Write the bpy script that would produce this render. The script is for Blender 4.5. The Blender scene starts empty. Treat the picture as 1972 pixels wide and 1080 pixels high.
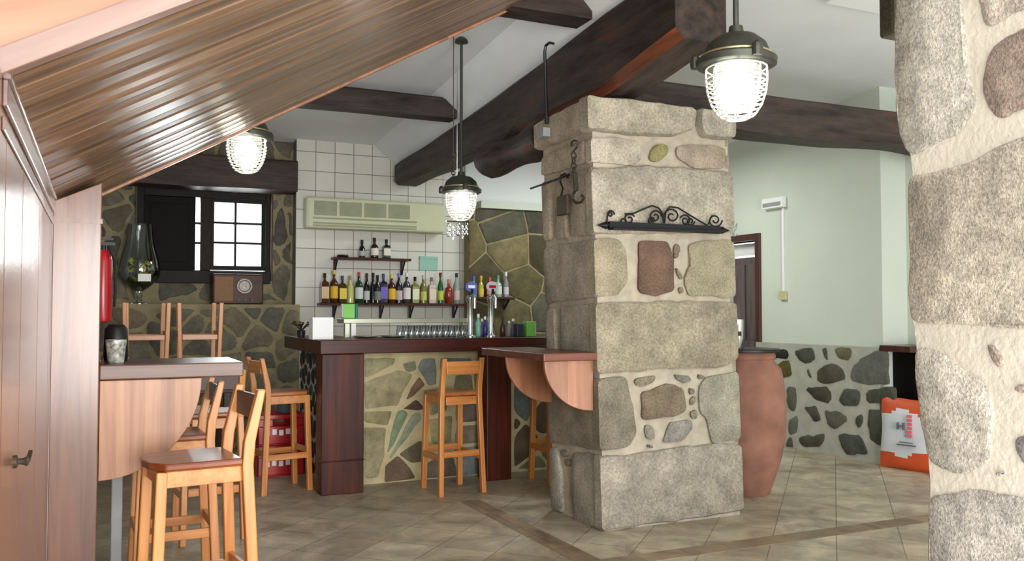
import bpy, bmesh, math, random
from mathutils import Vector, Matrix, noise
C = bpy.context.scene.collection
R = math.radians
F = 1700.0
YAW = R(25.0); PITCH = R(2.02); CAM = Vector((0, 0, 1.35))
# ---------------------------------------------------------------- camera
cd = bpy.data.cameras.new('camera'); cam = bpy.data.objects.new('camera', cd); C.objects.link(cam)
cam.location = CAM; cam.rotation_euler = (R(90) + PITCH, 0, -YAW)
cd.sensor_fit = 'HORIZONTAL'; cd.sensor_width = 36; cd.lens = 36 * F / 1972
cd.clip_start = .05
bpy.context.scene.camera = cam
RM = cam.rotation_euler.to_matrix()
def ray(px, py): return RM @ Vector(((px - 986) / F, (540 - py) / F, -1))
def plane(px, py, p0, n):
    d = ray(px, py); n = Vector(n); t = (Vector(p0) - CAM).dot(n) / d.dot(n); return CAM + d * t
def PY(px, py, y): return plane(px, py, (0, y, 0), (0, 1, 0))
def PX(px, py, x): return plane(px, py, (x, 0, 0), (1, 0, 0))
def PZ(px, py, z): return plane(px, py, (0, 0, z), (0, 0, 1))
# ---------------------------------------------------------------- materials
def lin(c):
    return tuple(((v / 255) / 12.92 if v / 255 <= .04045 else ((v / 255 + .055) / 1.055) ** 2.4) for v in c) + (1,)
def newmat(name):
    m = bpy.data.materials.new(name); m.use_nodes = True; nt = m.node_tree
    return m, nt, nt.nodes['Principled BSDF']
def N(nt, t, **kw):
    n = nt.nodes.new(t)
    for k, v in kw.items():
        if k in n.inputs: n.inputs[k].default_value = v
        else: setattr(n, k, v)
    return n
def plain(name, c, rough=.5, metal=0, coat=0, nz=.06, nscale=8, bump=0, bscale=60, trans=0, emis=0, ior=1.45, spec=.5):
    m, nt, b = newmat(name); L = nt.links
    tc = N(nt, 'ShaderNodeTexCoord'); n = N(nt, 'ShaderNodeTexNoise', Scale=nscale, Detail=4)
    L.new(tc.outputs['Object'], n.inputs['Vector'])
    cr = N(nt, 'ShaderNodeValToRGB'); c1 = lin(c)
    cr.color_ramp.elements[0].color = tuple(v * (1 - nz * 2) for v in c1[:3]) + (1,)
    cr.color_ramp.elements[1].color = tuple(min(1, v * (1 + nz)) for v in c1[:3]) + (1,)
    cr.color_ramp.elements[0].position = .3; cr.color_ramp.elements[1].position = .7
    L.new(n.outputs['Fac'], cr.inputs['Fac']); L.new(cr.outputs['Color'], b.inputs['Base Color'])
    b.inputs['Roughness'].default_value = rough; b.inputs['Metallic'].default_value = metal
    b.inputs['Coat Weight'].default_value = coat; b.inputs['Coat Roughness'].default_value = .15
    b.inputs['Transmission Weight'].default_value = trans; b.inputs['IOR'].default_value = ior
    b.inputs['Specular IOR Level'].default_value = spec
    if emis:
        b.inputs['Emission Color'].default_value = c1; b.inputs['Emission Strength'].default_value = emis
    if bump:
        n2 = N(nt, 'ShaderNodeTexNoise', Scale=bscale, Detail=6); L.new(tc.outputs['Object'], n2.inputs['Vector'])
        bp = N(nt, 'ShaderNodeBump', Strength=bump, Distance=.01); L.new(n2.outputs['Fac'], bp.inputs['Height'])
        L.new(bp.outputs['Normal'], b.inputs['Normal'])
    return m
def wood(name, c1, c2, axis='Z', rough=.35, coat=.3, scale=1.0, bands=0, spec=.5, rot=None):
    """grain stretched along axis; bands = width of joined staves across the second axis"""
    m, nt, b = newmat(name); L = nt.links
    tc = N(nt, 'ShaderNodeTexCoord'); mp = N(nt, 'ShaderNodeMapping')
    s = {'X': (1.2, 22, 22), 'Y': (22, 1.2, 22), 'Z': (22, 22, 1.2)}[axis]
    mp.inputs['Scale'].default_value = tuple(v * scale for v in s)
    if rot:
        m0 = N(nt, 'ShaderNodeMapping'); m0.inputs['Rotation'].default_value = rot
        L.new(tc.outputs['Object'], m0.inputs['Vector']); L.new(m0.outputs['Vector'], mp.inputs['Vector'])
    else: L.new(tc.outputs['Object'], mp.inputs['Vector'])
    n = N(nt, 'ShaderNodeTexNoise', Scale=1, Detail=6, Roughness=.6, Distortion=.6); L.new(mp.outputs['Vector'], n.inputs['Vector'])
    cr = N(nt, 'ShaderNodeValToRGB'); cr.color_ramp.elements[0].position = .32; cr.color_ramp.elements[1].position = .68
    cr.color_ramp.elements[0].color = lin(c1); cr.color_ramp.elements[1].color = lin(c2)
    L.new(n.outputs['Fac'], cr.inputs['Fac']); out = cr.outputs['Color']
    if bands:
        mp2 = N(nt, 'ShaderNodeMapping'); bs = {'X': (0, 0, 1 / bands), 'Y': (1 / bands, 0, 0), 'Z': (1 / bands, 1 / bands, 0)}[axis]
        mp2.inputs['Scale'].default_value = bs if bands > 0 else (0, -1 / bands, 0); L.new(tc.outputs['Object'], mp2.inputs['Vector'])
        fl = N(nt, 'ShaderNodeVectorMath', operation='FLOOR'); L.new(mp2.outputs['Vector'], fl.inputs[0])
        wn = N(nt, 'ShaderNodeTexWhiteNoise'); L.new(fl.outputs[0], wn.inputs['Vector'])
        mr = N(nt, 'ShaderNodeMapRange'); mr.inputs['To Min'].default_value = .72; mr.inputs['To Max'].default_value = 1.15
        L.new(wn.outputs['Value'], mr.inputs['Value'])
        hs = N(nt, 'ShaderNodeHueSaturation'); L.new(out, hs.inputs['Color']); L.new(mr.outputs[0], hs.inputs['Value']); out = hs.outputs['Color']
    L.new(out, b.inputs['Base Color'])
    b.inputs['Roughness'].default_value = rough; b.inputs['Coat Weight'].default_value = coat; b.inputs['Coat Roughness'].default_value = .2
    b.inputs['Specular IOR Level'].default_value = spec
    bp = N(nt, 'ShaderNodeBump', Strength=.12, Distance=.004); L.new(n.outputs['Fac'], bp.inputs['Height']); L.new(bp.outputs['Normal'], b.inputs['Normal'])
    return m
def stone_mat(name, grain=90, speck=.35, bump=.5, rough=.9, bd=.01, mott=7):
    m, nt, b = newmat(name); L = nt.links
    tc = N(nt, 'ShaderNodeTexCoord'); at = N(nt, 'ShaderNodeVertexColor', layer_name='scol')
    n1 = N(nt, 'ShaderNodeTexNoise', Scale=grain, Detail=3, Roughness=.7); n2 = N(nt, 'ShaderNodeTexNoise', Scale=mott, Detail=5)
    n3 = N(nt, 'ShaderNodeTexNoise', Scale=2.2, Detail=3)
    for n in (n1, n2, n3): L.new(tc.outputs['Object'], n.inputs['Vector'])
    def mr(src, a, b_):
        x = N(nt, 'ShaderNodeMapRange'); x.inputs['From Min'].default_value = .3; x.inputs['From Max'].default_value = .7
        x.inputs['To Min'].default_value = a; x.inputs['To Max'].default_value = b_; L.new(src, x.inputs['Value']); return x.outputs[0]
    a = mr(n1.outputs['Fac'], 1 - speck, 1 + speck); c = mr(n2.outputs['Fac'], .72, 1.22); d = mr(n3.outputs['Fac'], .85, 1.12)
    mu = N(nt, 'ShaderNodeMath', operation='MULTIPLY'); L.new(a, mu.inputs[0]); L.new(c, mu.inputs[1])
    mu2 = N(nt, 'ShaderNodeMath', operation='MULTIPLY'); L.new(mu.outputs[0], mu2.inputs[0]); L.new(d, mu2.inputs[1])
    vm = N(nt, 'ShaderNodeVectorMath', operation='SCALE'); L.new(at.outputs['Color'], vm.inputs[0]); L.new(mu2.outputs[0], vm.inputs['Scale'])
    L.new(vm.outputs[0], b.inputs['Base Color']); b.inputs['Roughness'].default_value = rough; b.inputs['Specular IOR Level'].default_value = .25
    ad = N(nt, 'ShaderNodeMath', operation='ADD'); L.new(n1.outputs['Fac'], ad.inputs[0]); L.new(n2.outputs['Fac'], ad.inputs[1])
    bp = N(nt, 'ShaderNodeBump', Strength=bump, Distance=bd); L.new(ad.outputs[0], bp.inputs['Height']); L.new(bp.outputs['Normal'], b.inputs['Normal'])
    return m
M = {}
M['granite'] = stone_mat('granite', 75, .36, .7)
M['granite_near'] = stone_mat('granite_near', 100, .44, .8, bd=.009, mott=14)
M['slate'] = stone_mat('slate', 35, .18, .3, .7, mott=9)
M['mortar'] = plain('mortar', (174, 164, 146), .95, nz=.1, nscale=14, bump=.5, bscale=50, spec=.2)
M['mortar_pale'] = plain('mortar_pale', (188, 180, 164), .95, nz=.05, nscale=9, bump=.5, bscale=40, spec=.2)
M['mortar_grey'] = plain('mortar_grey', (176, 176, 164), .95, nz=.08, nscale=9, bump=.4, spec=.2)
M['mortar_tan'] = plain('mortar_tan', (146, 136, 106), .95, nz=.12, nscale=9, bump=.4, spec=.2)
M['mortar_bar'] = plain('mortar_bar', (186, 174, 136), .95, nz=.1, nscale=9, bump=.4, spec=.2)
M['plaster'] = plain('plaster', (228, 231, 232), .9, nz=.02, nscale=2, bump=.1, bscale=30, spec=.2)
M['plaster_wall'] = plain('plaster_wall', (205, 212, 200), .85, nz=.02, nscale=2, bump=.08, bscale=30, spec=.2)
M['beam'] = None
M['pine'] = wood('pine', (176, 104, 44), (214, 148, 78), 'Z', .4, .25)
M['pine_x'] = wood('pine_x', (172, 100, 42), (210, 142, 74), 'X', .4, .25)
M['pine_y'] = wood('pine_y', (172, 100, 42), (210, 142, 74), 'Y', .4, .25)
M['seat'] = wood('seat_wood', (112, 52, 24), (150, 80, 40), 'Y', .3, .15, spec=.35)
M['seat_pale'] = wood('seat_pale_wood', (150, 84, 40), (186, 116, 64), 'Y', .3, .3)
M['dark_panel'] = wood('dark_panel', (44, 24, 16), (66, 38, 26), 'X', .4, .1, spec=.25)
M['bar_wood'] = wood('bar_wood', (36, 12, 7), (78, 27, 14), 'X', .38, .08, spec=.25)
M['bar_leg'] = wood('bar_leg_wood', (36, 14, 9), (84, 34, 18), 'Z', .42, .05, spec=.2)
M['bracket'] = wood('bracket_wood', (164, 112, 80), (194, 144, 110), 'Z', .45, .2, bands=.062)
M['bracket_red'] = wood('bracket_red_wood', (146, 92, 62), (178, 122, 88), 'Z', .4, .25, bands=.06)
M['ledge'] = wood('ledge_wood', (84, 58, 48), (124, 92, 78), 'X', .35, .15, spec=.35)
M['ledge2'] = wood('ledge_dark', (76, 38, 26), (120, 66, 44), 'X', .35, .15, spec=.3)
M['panel'] = wood('panel_wood', (98, 62, 46), (134, 92, 72), 'Z', .22, .5)
M['soffit'] = wood('soffit_wood', (84, 62, 46), (146, 114, 88), 'X', .36, .3, rot=(0, R(29.4), 0), scale=.8, bands=-.11)
M['fascia'] = wood('fascia_wood', (116, 90, 80), (138, 110, 98), 'X', .35, .3, rot=(0, R(29.4), 0))
M['orange'] = wood('orange_wood', (132, 86, 60), (162, 114, 84), 'X', .4, .2, rot=(0, R(20), 0), scale=.35)
M['chrome'] = plain('chrome', (210, 212, 216), .15, metal=1, nz=.02)
M['steel'] = plain('steel', (176, 178, 160), .35, metal=.7, nz=.03)
M['iron'] = plain('wrought_iron', (20, 20, 22), .5, metal=.4, nz=.1)
M['rust'] = plain('rusty_iron', (78, 68, 56), .6, metal=.5, nz=.2, nscale=60)
M['black'] = plain('black_paint', (18, 17, 18), .4)
M['glass'] = plain('clear_glass', (245, 250, 248), .02, trans=1, ior=1.3, nz=0)
M['hood'] = plain('lamp_hood_metal', (66, 68, 60), .5, metal=.6, nz=.12, nscale=30)
M['cage'] = plain('lamp_cage_metal', (222, 222, 214), .35, metal=.1)
M['bulb'] = plain('lamp_bulb', (255, 252, 240), .5, emis=9, nz=0)
M['globe'] = plain('lamp_globe_glass', (240, 242, 238), .12, trans=.92, ior=1.2, nz=0)
M['ac'] = plain('cream_plastic', (196, 200, 168), .45, nz=.02)
M['ac_dark'] = plain('cream_grille', (150, 154, 128), .6, nz=.05)
M['terracotta'] = plain('terracotta', (146, 104, 88), .85, nz=.16, nscale=5, bump=.25, bscale=25, spec=.2)
M['red'] = plain('red_paint', (176, 16, 28), .3, coat=.3)
M['white'] = plain('white_card', (236, 238, 238), .6, nz=.01)
M['green'] = plain('green_plastic', (120, 200, 84), .35)
M['navy'] = plain('navy_plastic', (26, 34, 66), .4)
M['teal'] = plain('teal_plastic', (34, 110, 104), .4)
M['darkwin'] = plain('dark_stained_frame', (32, 28, 27), .55, nz=.15, nscale=20, spec=.2)
M['shutter'] = plain('dark_shutter', (14, 11, 10), .6, spec=.15)
M['door_red'] = wood('door_frame_wood', (54, 22, 18), (78, 34, 28), 'Z', .35, .3)
M['yellow'] = plain('yellow_petal', (214, 190, 30), .6)
M['leaf'] = plain('green_leaf', (44, 76, 30), .6, nz=.2)
M['radio'] = wood('radio_wood', (56, 30, 18), (82, 46, 28), 'X', .45, .05, spec=.2)
M['cloth'] = plain('speaker_cloth', (142, 110, 84), .9, nz=.1, nscale=120)
M['orange_bag'] = plain('orange_print', (200, 82, 40), .5, nz=.05)
M['bag_white'] = plain('white_print', (206, 210, 214), .5, nz=.03)
M['grey_text'] = plain('grey_ink', (96, 104, 116), .6)
M['pink'] = plain('pink_ink', (226, 96, 116), .6)
M['grey'] = plain('grey_plastic', (150, 152, 154), .5)
M['pale_green'] = plain('mint_card', (142, 188, 172), .6, nz=.03)
def thin_glass(name, tint, gloss=.5, base=.06):
    m = bpy.data.materials.new(name); m.use_nodes = True; nt = m.node_tree; L = nt.links; nt.nodes.clear()
    o = N(nt, 'ShaderNodeOutputMaterial'); t = N(nt, 'ShaderNodeBsdfTransparent'); t.inputs[0].default_value = tint
    g = N(nt, 'ShaderNodeBsdfGlossy'); g.inputs['Roughness'].default_value = .05; f = N(nt, 'ShaderNodeLayerWeight', Blend=.35)
    mr = N(nt, 'ShaderNodeMapRange'); mr.inputs['To Min'].default_value = base; mr.inputs['To Max'].default_value = gloss
    mx = N(nt, 'ShaderNodeMixShader'); L.new(f.outputs['Fresnel'], mr.inputs['Value']); L.new(mr.outputs[0], mx.inputs[0]); L.new(t.outputs[0], mx.inputs[1]); L.new(g.outputs[0], mx.inputs[2]); L.new(mx.outputs[0], o.inputs[0])
    return m
M['glass'] = thin_glass('window_glass', (.97, .99, .98, 1), .3, .04)
# smoked oak trunk
def beam_mat(name, orange):
    m, nt, b = newmat(name); L = nt.links
    tc = N(nt, 'ShaderNodeTexCoord'); mp = N(nt, 'ShaderNodeMapping'); mp.inputs['Scale'].default_value = (6, 1.0, 6) if orange != 2 else (1, 6, 6)
    L.new(tc.outputs['Object'], mp.inputs['Vector'])
    n = N(nt, 'ShaderNodeTexNoise', Scale=2, Detail=7, Roughness=.65); L.new(mp.outputs['Vector'], n.inputs['Vector'])
    cr = N(nt, 'ShaderNodeValToRGB'); e = cr.color_ramp.elements
    e[0].position = .3; e[0].color = lin((28, 22, 21)); e[1].position = .62; e[1].color = lin((72, 60, 54))
    x = e.new(.68); x.color = lin((96, 52, 40)); x = e.new(.8); x.color = lin((120, 60, 32) if orange == 1 else (92, 50, 30))
    L.new(n.outputs['Fac'], cr.inputs['Fac']); L.new(cr.outputs['Color'], b.inputs['Base Color'])
    b.inputs['Roughness'].default_value = .55; b.inputs['Specular IOR Level'].default_value = .25
    bp = N(nt, 'ShaderNodeBump', Strength=.6, Distance=.02); L.new(n.outputs['Fac'], bp.inputs['Height']); L.new(bp.outputs['Normal'], b.inputs['Normal'])
    return m
M['beam'] = beam_mat('smoked_oak', 1); M['beam_x'] = beam_mat('smoked_oak_cross', 2)
M['rust_edge'] = wood('reddish_heartwood', (44, 27, 22), (140, 70, 34), 'Y', .5, .1, scale=.5)
def tile_wall_mat():
    m, nt, b = newmat('glazed_tiles'); L = nt.links
    tc = N(nt, 'ShaderNodeTexCoord'); sx = N(nt, 'ShaderNodeSeparateXYZ'); cb = N(nt, 'ShaderNodeCombineXYZ')
    L.new(tc.outputs['Object'], sx.inputs[0]); L.new(sx.outputs['X'], cb.inputs['X']); L.new(sx.outputs['Z'], cb.inputs['Y'])
    br = N(nt, 'ShaderNodeTexBrick', offset=0, squash=1); br.inputs['Scale'].default_value = 1; br.inputs['Brick Width'].default_value = .2
    br.inputs['Row Height'].default_value = .2; br.inputs['Mortar Size'].default_value = .0035; br.inputs['Mortar Smooth'].default_value = .1
    br.inputs['Color1'].default_value = lin((208, 206, 198)); br.inputs['Color2'].default_value = lin((198, 196, 188)); br.inputs['Mortar'].default_value = lin((104, 102, 94))
    L.new(cb.outputs[0], br.inputs['Vector']); L.new(br.outputs['Color'], b.inputs['Base Color'])
    b.inputs['Roughness'].default_value = .3
    bp = N(nt, 'ShaderNodeBump', Strength=.4, Distance=.003, invert=True); L.new(br.outputs['Fac'], bp.inputs['Height']); L.new(bp.outputs['Normal'], b.inputs['Normal'])
    return m
M['tiles'] = tile_wall_mat()
def floor_mat(name, rot, size, cA, cB, cM):
    m, nt, b = newmat(name); L = nt.links
    tc = N(nt, 'ShaderNodeTexCoord'); mp = N(nt, 'ShaderNodeMapping'); mp.inputs['Rotation'].default_value = (0, 0, rot); L.new(tc.outputs['Object'], mp.inputs['Vector'])
    br = N(nt, 'ShaderNodeTexBrick', offset=0, squash=1); br.inputs['Scale'].default_value = 1; br.inputs['Brick Width'].default_value = size[0]
    br.inputs['Row Height'].default_value = size[1]; br.inputs['Mortar Size'].default_value = .004; br.inputs['Mortar Smooth'].default_value = .3
    br.inputs['Color1'].default_value = lin(cA); br.inputs['Color2'].default_value = lin(cB); br.inputs['Mortar'].default_value = lin(cM)
    L.new(mp.outputs[0], br.inputs['Vector'])
    n = N(nt, 'ShaderNodeTexNoise', Scale=3.5, Detail=6, Roughness=.65, Distortion=.8); L.new(mp.outputs[0], n.inputs['Vector'])
    mr = N(nt, 'ShaderNodeMapRange'); mr.inputs['From Min'].default_value = .3; mr.inputs['From Max'].default_value = .7
    mr.inputs['To Min'].default_value = .55; mr.inputs['To Max'].default_value = 1.42; L.new(n.outputs['Fac'], mr.inputs['Value'])
    n2 = N(nt, 'ShaderNodeTexNoise', Scale=1.8, Detail=3); L.new(tc.outputs['Object'], n2.inputs['Vector'])
    mx = N(nt, 'ShaderNodeMix', data_type='RGBA'); mx.inputs['B'].default_value = lin((150, 126, 100))
    r2 = N(nt, 'ShaderNodeMapRange'); r2.inputs['From Min'].default_value = .45; r2.inputs['From Max'].default_value = .75; r2.inputs['To Max'].default_value = .6
    L.new(n2.outputs['Fac'], r2.inputs['Value']); L.new(r2.outputs[0], mx.inputs['Factor']); L.new(br.outputs['Color'], mx.inputs['A'])
    hs = N(nt, 'ShaderNodeHueSaturation'); L.new(mx.outputs['Result'], hs.inputs['Color']); L.new(mr.outputs[0], hs.inputs['Value'])
    L.new(hs.outputs['Color'], b.inputs['Base Color']); b.inputs['Roughness'].default_value = .42
    bp = N(nt, 'ShaderNodeBump', Strength=.5, Distance=.003, invert=True); L.new(br.outputs['Fac'], bp.inputs['Height']); L.new(bp.outputs['Normal'], b.inputs['Normal'])
    return m
M['floor'] = floor_mat('stoneware_tiles', R(-45), (.36, .36), (158, 147, 126), (178, 168, 146), (120, 112, 98))
M['border'] = floor_mat('border_tiles', 0, (.3, .3), (122, 104, 84), (150, 128, 102), (104, 96, 82))
# ---------------------------------------------------------------- mesh helpers
def link(name, me, mats, parent=None, loc=None):
    o = bpy.data.objects.new(name, me); C.objects.link(o)
    for m in (mats if isinstance(mats, (list, tuple)) else [mats]): me.materials.append(m)
    if parent: o.parent = parent
    if loc is not None: o.location = loc
    return o
def done(name, bm, mats, parent=None, loc=None, smooth=False, bevel=0, sharp=35):
    bmesh.ops.recalc_face_normals(bm, faces=bm.faces)
    me = bpy.data.meshes.new(name); bm.to_mesh(me); bm.free()
    if smooth:
        me.shade_smooth(); me.set_sharp_from_angle(angle=R(sharp))
    o = link(name, me, mats, parent, loc)
    if bevel:
        b = o.modifiers.new('b', 'BEVEL'); b.width = bevel; b.segments = 2; b.limit_method = 'ANGLE'; b.angle_limit = R(40)
    return o
def box(bm, x0, x1, y0, y1, z0, z1, mi=0):
    v = [bm.verts.new(p) for p in ((x0, y0, z0), (x1, y0, z0), (x1, y1, z0), (x0, y1, z0), (x0, y0, z1), (x1, y0, z1), (x1, y1, z1), (x0, y1, z1))]
    for f in ((0, 3, 2, 1), (4, 5, 6, 7), (0, 1, 5, 4), (1, 2, 6, 5), (2, 3, 7, 6), (3, 0, 4, 7)):
        fc = bm.faces.new([v[i] for i in f]); fc.material_index = mi
    return v
def hexa(bm, p, mi=0):
    v = [bm.verts.new(q) for q in p]
    for f in ((0, 3, 2, 1), (4, 5, 6, 7), (0, 1, 5, 4), (1, 2, 6, 5), (2, 3, 7, 6), (3, 0, 4, 7)):
        fc = bm.faces.new([v[i] for i in f]); fc.material_index = mi
def bar(bm, a, b, w, d, mi=0, side=(1, 0, 0)):
    """rectangular stick from a to b; w along `side`, d the other way"""
    a = Vector(a); b = Vector(b); t = (b - a).normalized(); s = Vector(side); s = (s - t * s.dot(t)).normalized(); u = t.cross(s)
    q = [p + s * i * w / 2 + u * j * d / 2 for p in (a, b) for i, j in ((-1, -1), (1, -1), (1, 1), (-1, 1))]
    hexa(bm, q, mi)
def tube(bm, pts, r, seg=8, mi=0, cap=True):
    pts = [Vector(p) for p in pts]; rings = []; ref = Vector((0, 0, 1))
    for i, p in enumerate(pts):
        t = (pts[min(i + 1, len(pts) - 1)] - pts[max(i - 1, 0)]).normalized()
        if i == 0:
            if abs(t.dot(ref)) > .9: ref = Vector((1, 0, 0))
            s = (ref - t * ref.dot(t)).normalized()
        else: s = (s - t * s.dot(t)).normalized()
        u = t.cross(s); rr = r[i] if isinstance(r, (list, tuple)) else r
        rings.append([bm.verts.new(p + (s * math.cos(a) + u * math.sin(a)) * rr) for a in [2 * math.pi * k / seg for k in range(seg)]])
    for i in range(len(rings) - 1):
        for k in range(seg):
            f = bm.faces.new((rings[i][k], rings[i][(k + 1) % seg], rings[i + 1][(k + 1) % seg], rings[i + 1][k])); f.material_index = mi
    if cap:
        for rg in (rings[0][::-1], rings[-1]): bm.faces.new(rg).material_index = mi
def lathe(bm, prof, seg=24, c=(0, 0, 0), mi=0, closed_top=True, closed_bot=True):
    rings = []
    for r, z in prof:
        rings.append([bm.verts.new((c[0] + r * math.cos(2 * math.pi * k / seg), c[1] + r * math.sin(2 * math.pi * k / seg), c[2] + z)) for k in range(seg)])
    for i in range(len(rings) - 1):
        for k in range(seg):
            f = bm.faces.new((rings[i][k], rings[i][(k + 1) % seg], rings[i + 1][(k + 1) % seg], rings[i + 1][k])); f.material_index = mi
    if closed_bot: bm.faces.new(rings[0][::-1]).material_index = mi
    if closed_top: bm.faces.new(rings[-1]).material_index = mi
def torus(bm, c, R_, r, axis='Z', seg=28, rs=6, a0=0, a1=360, mi=0):
    pts = []
    for k in range(seg + 1):
        a = R(a0 + (a1 - a0) * k / seg); u, v = R_ * math.cos(a), R_ * math.sin(a)
        pts.append(Vector(c) + Vector({'Z': (u, v, 0), 'Y': (u, 0, v), 'X': (0, u, v)}[axis]))
    tube(bm, pts, r, rs, mi)
def thing(name, label, cat, loc=(0, 0, 0), rz=0, group=None):
    o = bpy.data.objects.new(name, None); C.objects.link(o); o.location = loc; o.rotation_euler = (0, 0, rz); o.empty_display_size = .1
    o['label'] = label; o['category'] = cat
    if group: o['group'] = group
    return o
def tag(o, label, cat, group=None):
    o['label'] = label; o['category'] = cat
    if group: o['group'] = group
    return o
def struct(o): o['kind'] = 'structure'; return o
def copy_tree(o, parent=None):
    c = o.copy(); C.objects.link(c); c.parent = parent
    for ch in list(o.children): copy_tree(ch, c)
    return c
# ---------------------------------------------------------------- stones
def seglen(a, b): return math.hypot(a[0] - b[0], a[1] - b[1])
def round_poly(p, cut, it=2):
    for _ in range(it):
        q = []
        for i in range(len(p)):
            a, b = p[i], p[(i + 1) % len(p)]; L = seglen(a, b); t = min(.25, cut / max(L, 1e-6))
            q.append((a[0] + (b[0] - a[0]) * t, a[1] + (b[1] - a[1]) * t)); q.append((b[0] + (a[0] - b[0]) * t, b[1] + (a[1] - b[1]) * t))
        p = q; cut *= .6
    return p
def dens(p, step):
    q = []
    for i in range(len(p)):
        a, b = p[i], p[(i + 1) % len(p)]; n = max(1, int(seglen(a, b) / step))
        for k in range(n): q.append((a[0] + (b[0] - a[0]) * k / n, a[1] + (b[1] - a[1]) * k / n))
    return q
def stone(bm, cl, poly, f3, nrm, th, col, cut=.03, step=.04, jit=.006, seed=0, keep=None, mi=1, sink=.02, inset=.012):
    """poly: 2D outline in the face's own metres; f3: 2D -> 3D; raised th above the face"""
    p = dens(round_poly(poly, cut), step)
    nrm = Vector(nrm).normalized(); out = []
    for a, b in p:
        j = noise.noise_vector(Vector((a * 9 + seed, b * 9, seed * 1.7))) * jit
        j2 = noise.noise_vector(Vector((a * 40 + seed, b * 40, 3))) * jit * .4
        if keep and keep(a, b): out.append((a, b + j[1]))
        else: out.append((a + j[0] + j2[0], b + j[1] + j2[1]))
    cx = sum(q[0] for q in out) / len(out); cy = sum(q[1] for q in out) / len(out)
    def ring(off, ins):
        r = []
        for i, (a, b) in enumerate(out):
            pa, na = out[i - 1], out[(i + 1) % len(out)]
            tx, ty = na[0] - pa[0], na[1] - pa[1]; l = math.hypot(tx, ty) or 1; nx, ny = -ty / l, tx / l
            if (cx - a) * nx + (cy - b) * ny < 0 and False: nx, ny = -nx, -ny
            hh = off + (noise.noise(Vector((a * 12, b * 12, seed))) * .004 if off > 0 else 0)
            if keep and keep(a, b): nx, ny = 0, ny * .5
            r.append(bm.verts.new(f3(a + nx * ins * orient, b + ny * ins * orient) + nrm * hh))
        return r
    area = sum(out[i - 1][0] * out[i][1] - out[i][0] * out[i - 1][1] for i in range(len(out)))
    orient = 1 if area > 0 else -1
    rs = [ring(-sink, 0), ring(th * .45, 0), ring(th, inset)]
    fs = []
    for i in range(2):
        for k in range(len(out)):
            fs.append(bm.faces.new((rs[i][k], rs[i][(k + 1) % len(out)], rs[i + 1][(k + 1) % len(out)], rs[i + 1][k])))
    fs.append(bm.faces.new(rs[2]))
    gy = sum(col) / 3; col = tuple(v * .74 + gy * .26 for v in col); lc = lin(col)
    for f in fs:
        f.material_index = mi; f.smooth = False
        for lp in f.loops: lp[cl] = lc
def finish_stone(name, bm, mats, parent=None):
    bmesh.ops.triangulate(bm, faces=[f for f in bm.faces if len(f.verts) > 4])
    bmesh.ops.recalc_face_normals(bm, faces=bm.faces)
    me = bpy.data.meshes.new(name); bm.to_mesh(me); bm.free(); me.shade_smooth(); me.set_sharp_from_angle(angle=R(50))
    return link(name, me, mats, parent)
def clip(poly, nx, ny, d):
    out = []
    for i in range(len(poly)):
        a, b = poly[i - 1], poly[i]; da = a[0] * nx + a[1] * ny - d; db = b[0] * nx + b[1] * ny - d
        if (da <= 0) != (db <= 0):
            t = da / (da - db); out.append((a[0] + (b[0] - a[0]) * t, a[1] + (b[1] - a[1]) * t))
        if db <= 0: out.append(b)
    return out
def cells(x0, x1, z0, z1, s, seed, ax=1.0, gap=.02, inside=None):
    rnd = random.Random(seed); pts = []
    nx = max(1, round((x1 - x0) / (s * ax))); nz = max(1, round((z1 - z0) / s))
    for i in range(-1, nx + 1):
        for j in range(-1, nz + 1):
            pts.append((x0 + (i + .5 + rnd.uniform(-.42, .42) + (.5 if j % 2 else 0)) * (x1 - x0) / nx, z0 + (j + .5 + rnd.uniform(-.4, .4)) * (z1 - z0) / nz))
    res = []
    for i, p in enumerate(pts):
        if not (x0 - s < p[0] < x1 + s and z0 - s < p[1] < z1 + s): continue
        poly = [(x0, z0), (x1, z0), (x1, z1), (x0, z1)]
        for j, q in enumerate(pts):
            if i == j or abs(p[0] - q[0]) > 4 * s * ax or abs(p[1] - q[1]) > 4 * s: continue
            dx, dz = q[0] - p[0], q[1] - p[1]; l = math.hypot(dx, dz)
            nxx, nzz = dx / l, dz / l; d = nxx * (p[0] + q[0]) / 2 + nzz * (p[1] + q[1]) / 2 - gap / 2
            poly = clip(poly, nxx, nzz, d)
            if len(poly) < 3: break
        if len(poly) < 3: continue
        # drop slivers
        ar = abs(sum(poly[k - 1][0] * poly[k][1] - poly[k][0] * poly[k - 1][1] for k in range(len(poly)))) / 2
        if ar < s * s * .06: continue
        q = []
        for v in poly:
            if not q or seglen(v, q[-1]) > .012: q.append(v)
        if seglen(q[0], q[-1]) < .012: q.pop()
        if len(q) >= 3 and (inside is None or inside(p)): res.append(q)
    return res
def stone_wall(name, x0, x1, z0, z1, f3, nrm, base, cols, s, seed, mortar, parent=None, gap=.02, ax=1.2, th=.012, inside=None, mat='slate', cut=.03):
    bm = bmesh.new(); cl = bm.loops.layers.float_color.new('scol')
    base(bm)
    rnd = random.Random(seed + 5)
    for k, q in enumerate(cells(x0, x1, z0, z1, s, seed, ax, gap, inside)):
        c = rnd.choice(cols); v = rnd.uniform(.88, 1.12); c = tuple(min(255, x * v) for x in c)
        stone(bm, cl, q, f3, nrm, th * rnd.uniform(.7, 1.3), c, cut=cut, seed=seed + k * 3.1)
    return finish_stone(name, bm, [M[mortar], M[mat]], parent)

# ================================================================ SETTING
def ceil_z(y): return 3.12 + .075 * (9.09 - y)
bm = bmesh.new(); box(bm, -1.5, 8.5, -3, 12.5, -.1, 0); struct(done('floor', bm, M['floor']))
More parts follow.
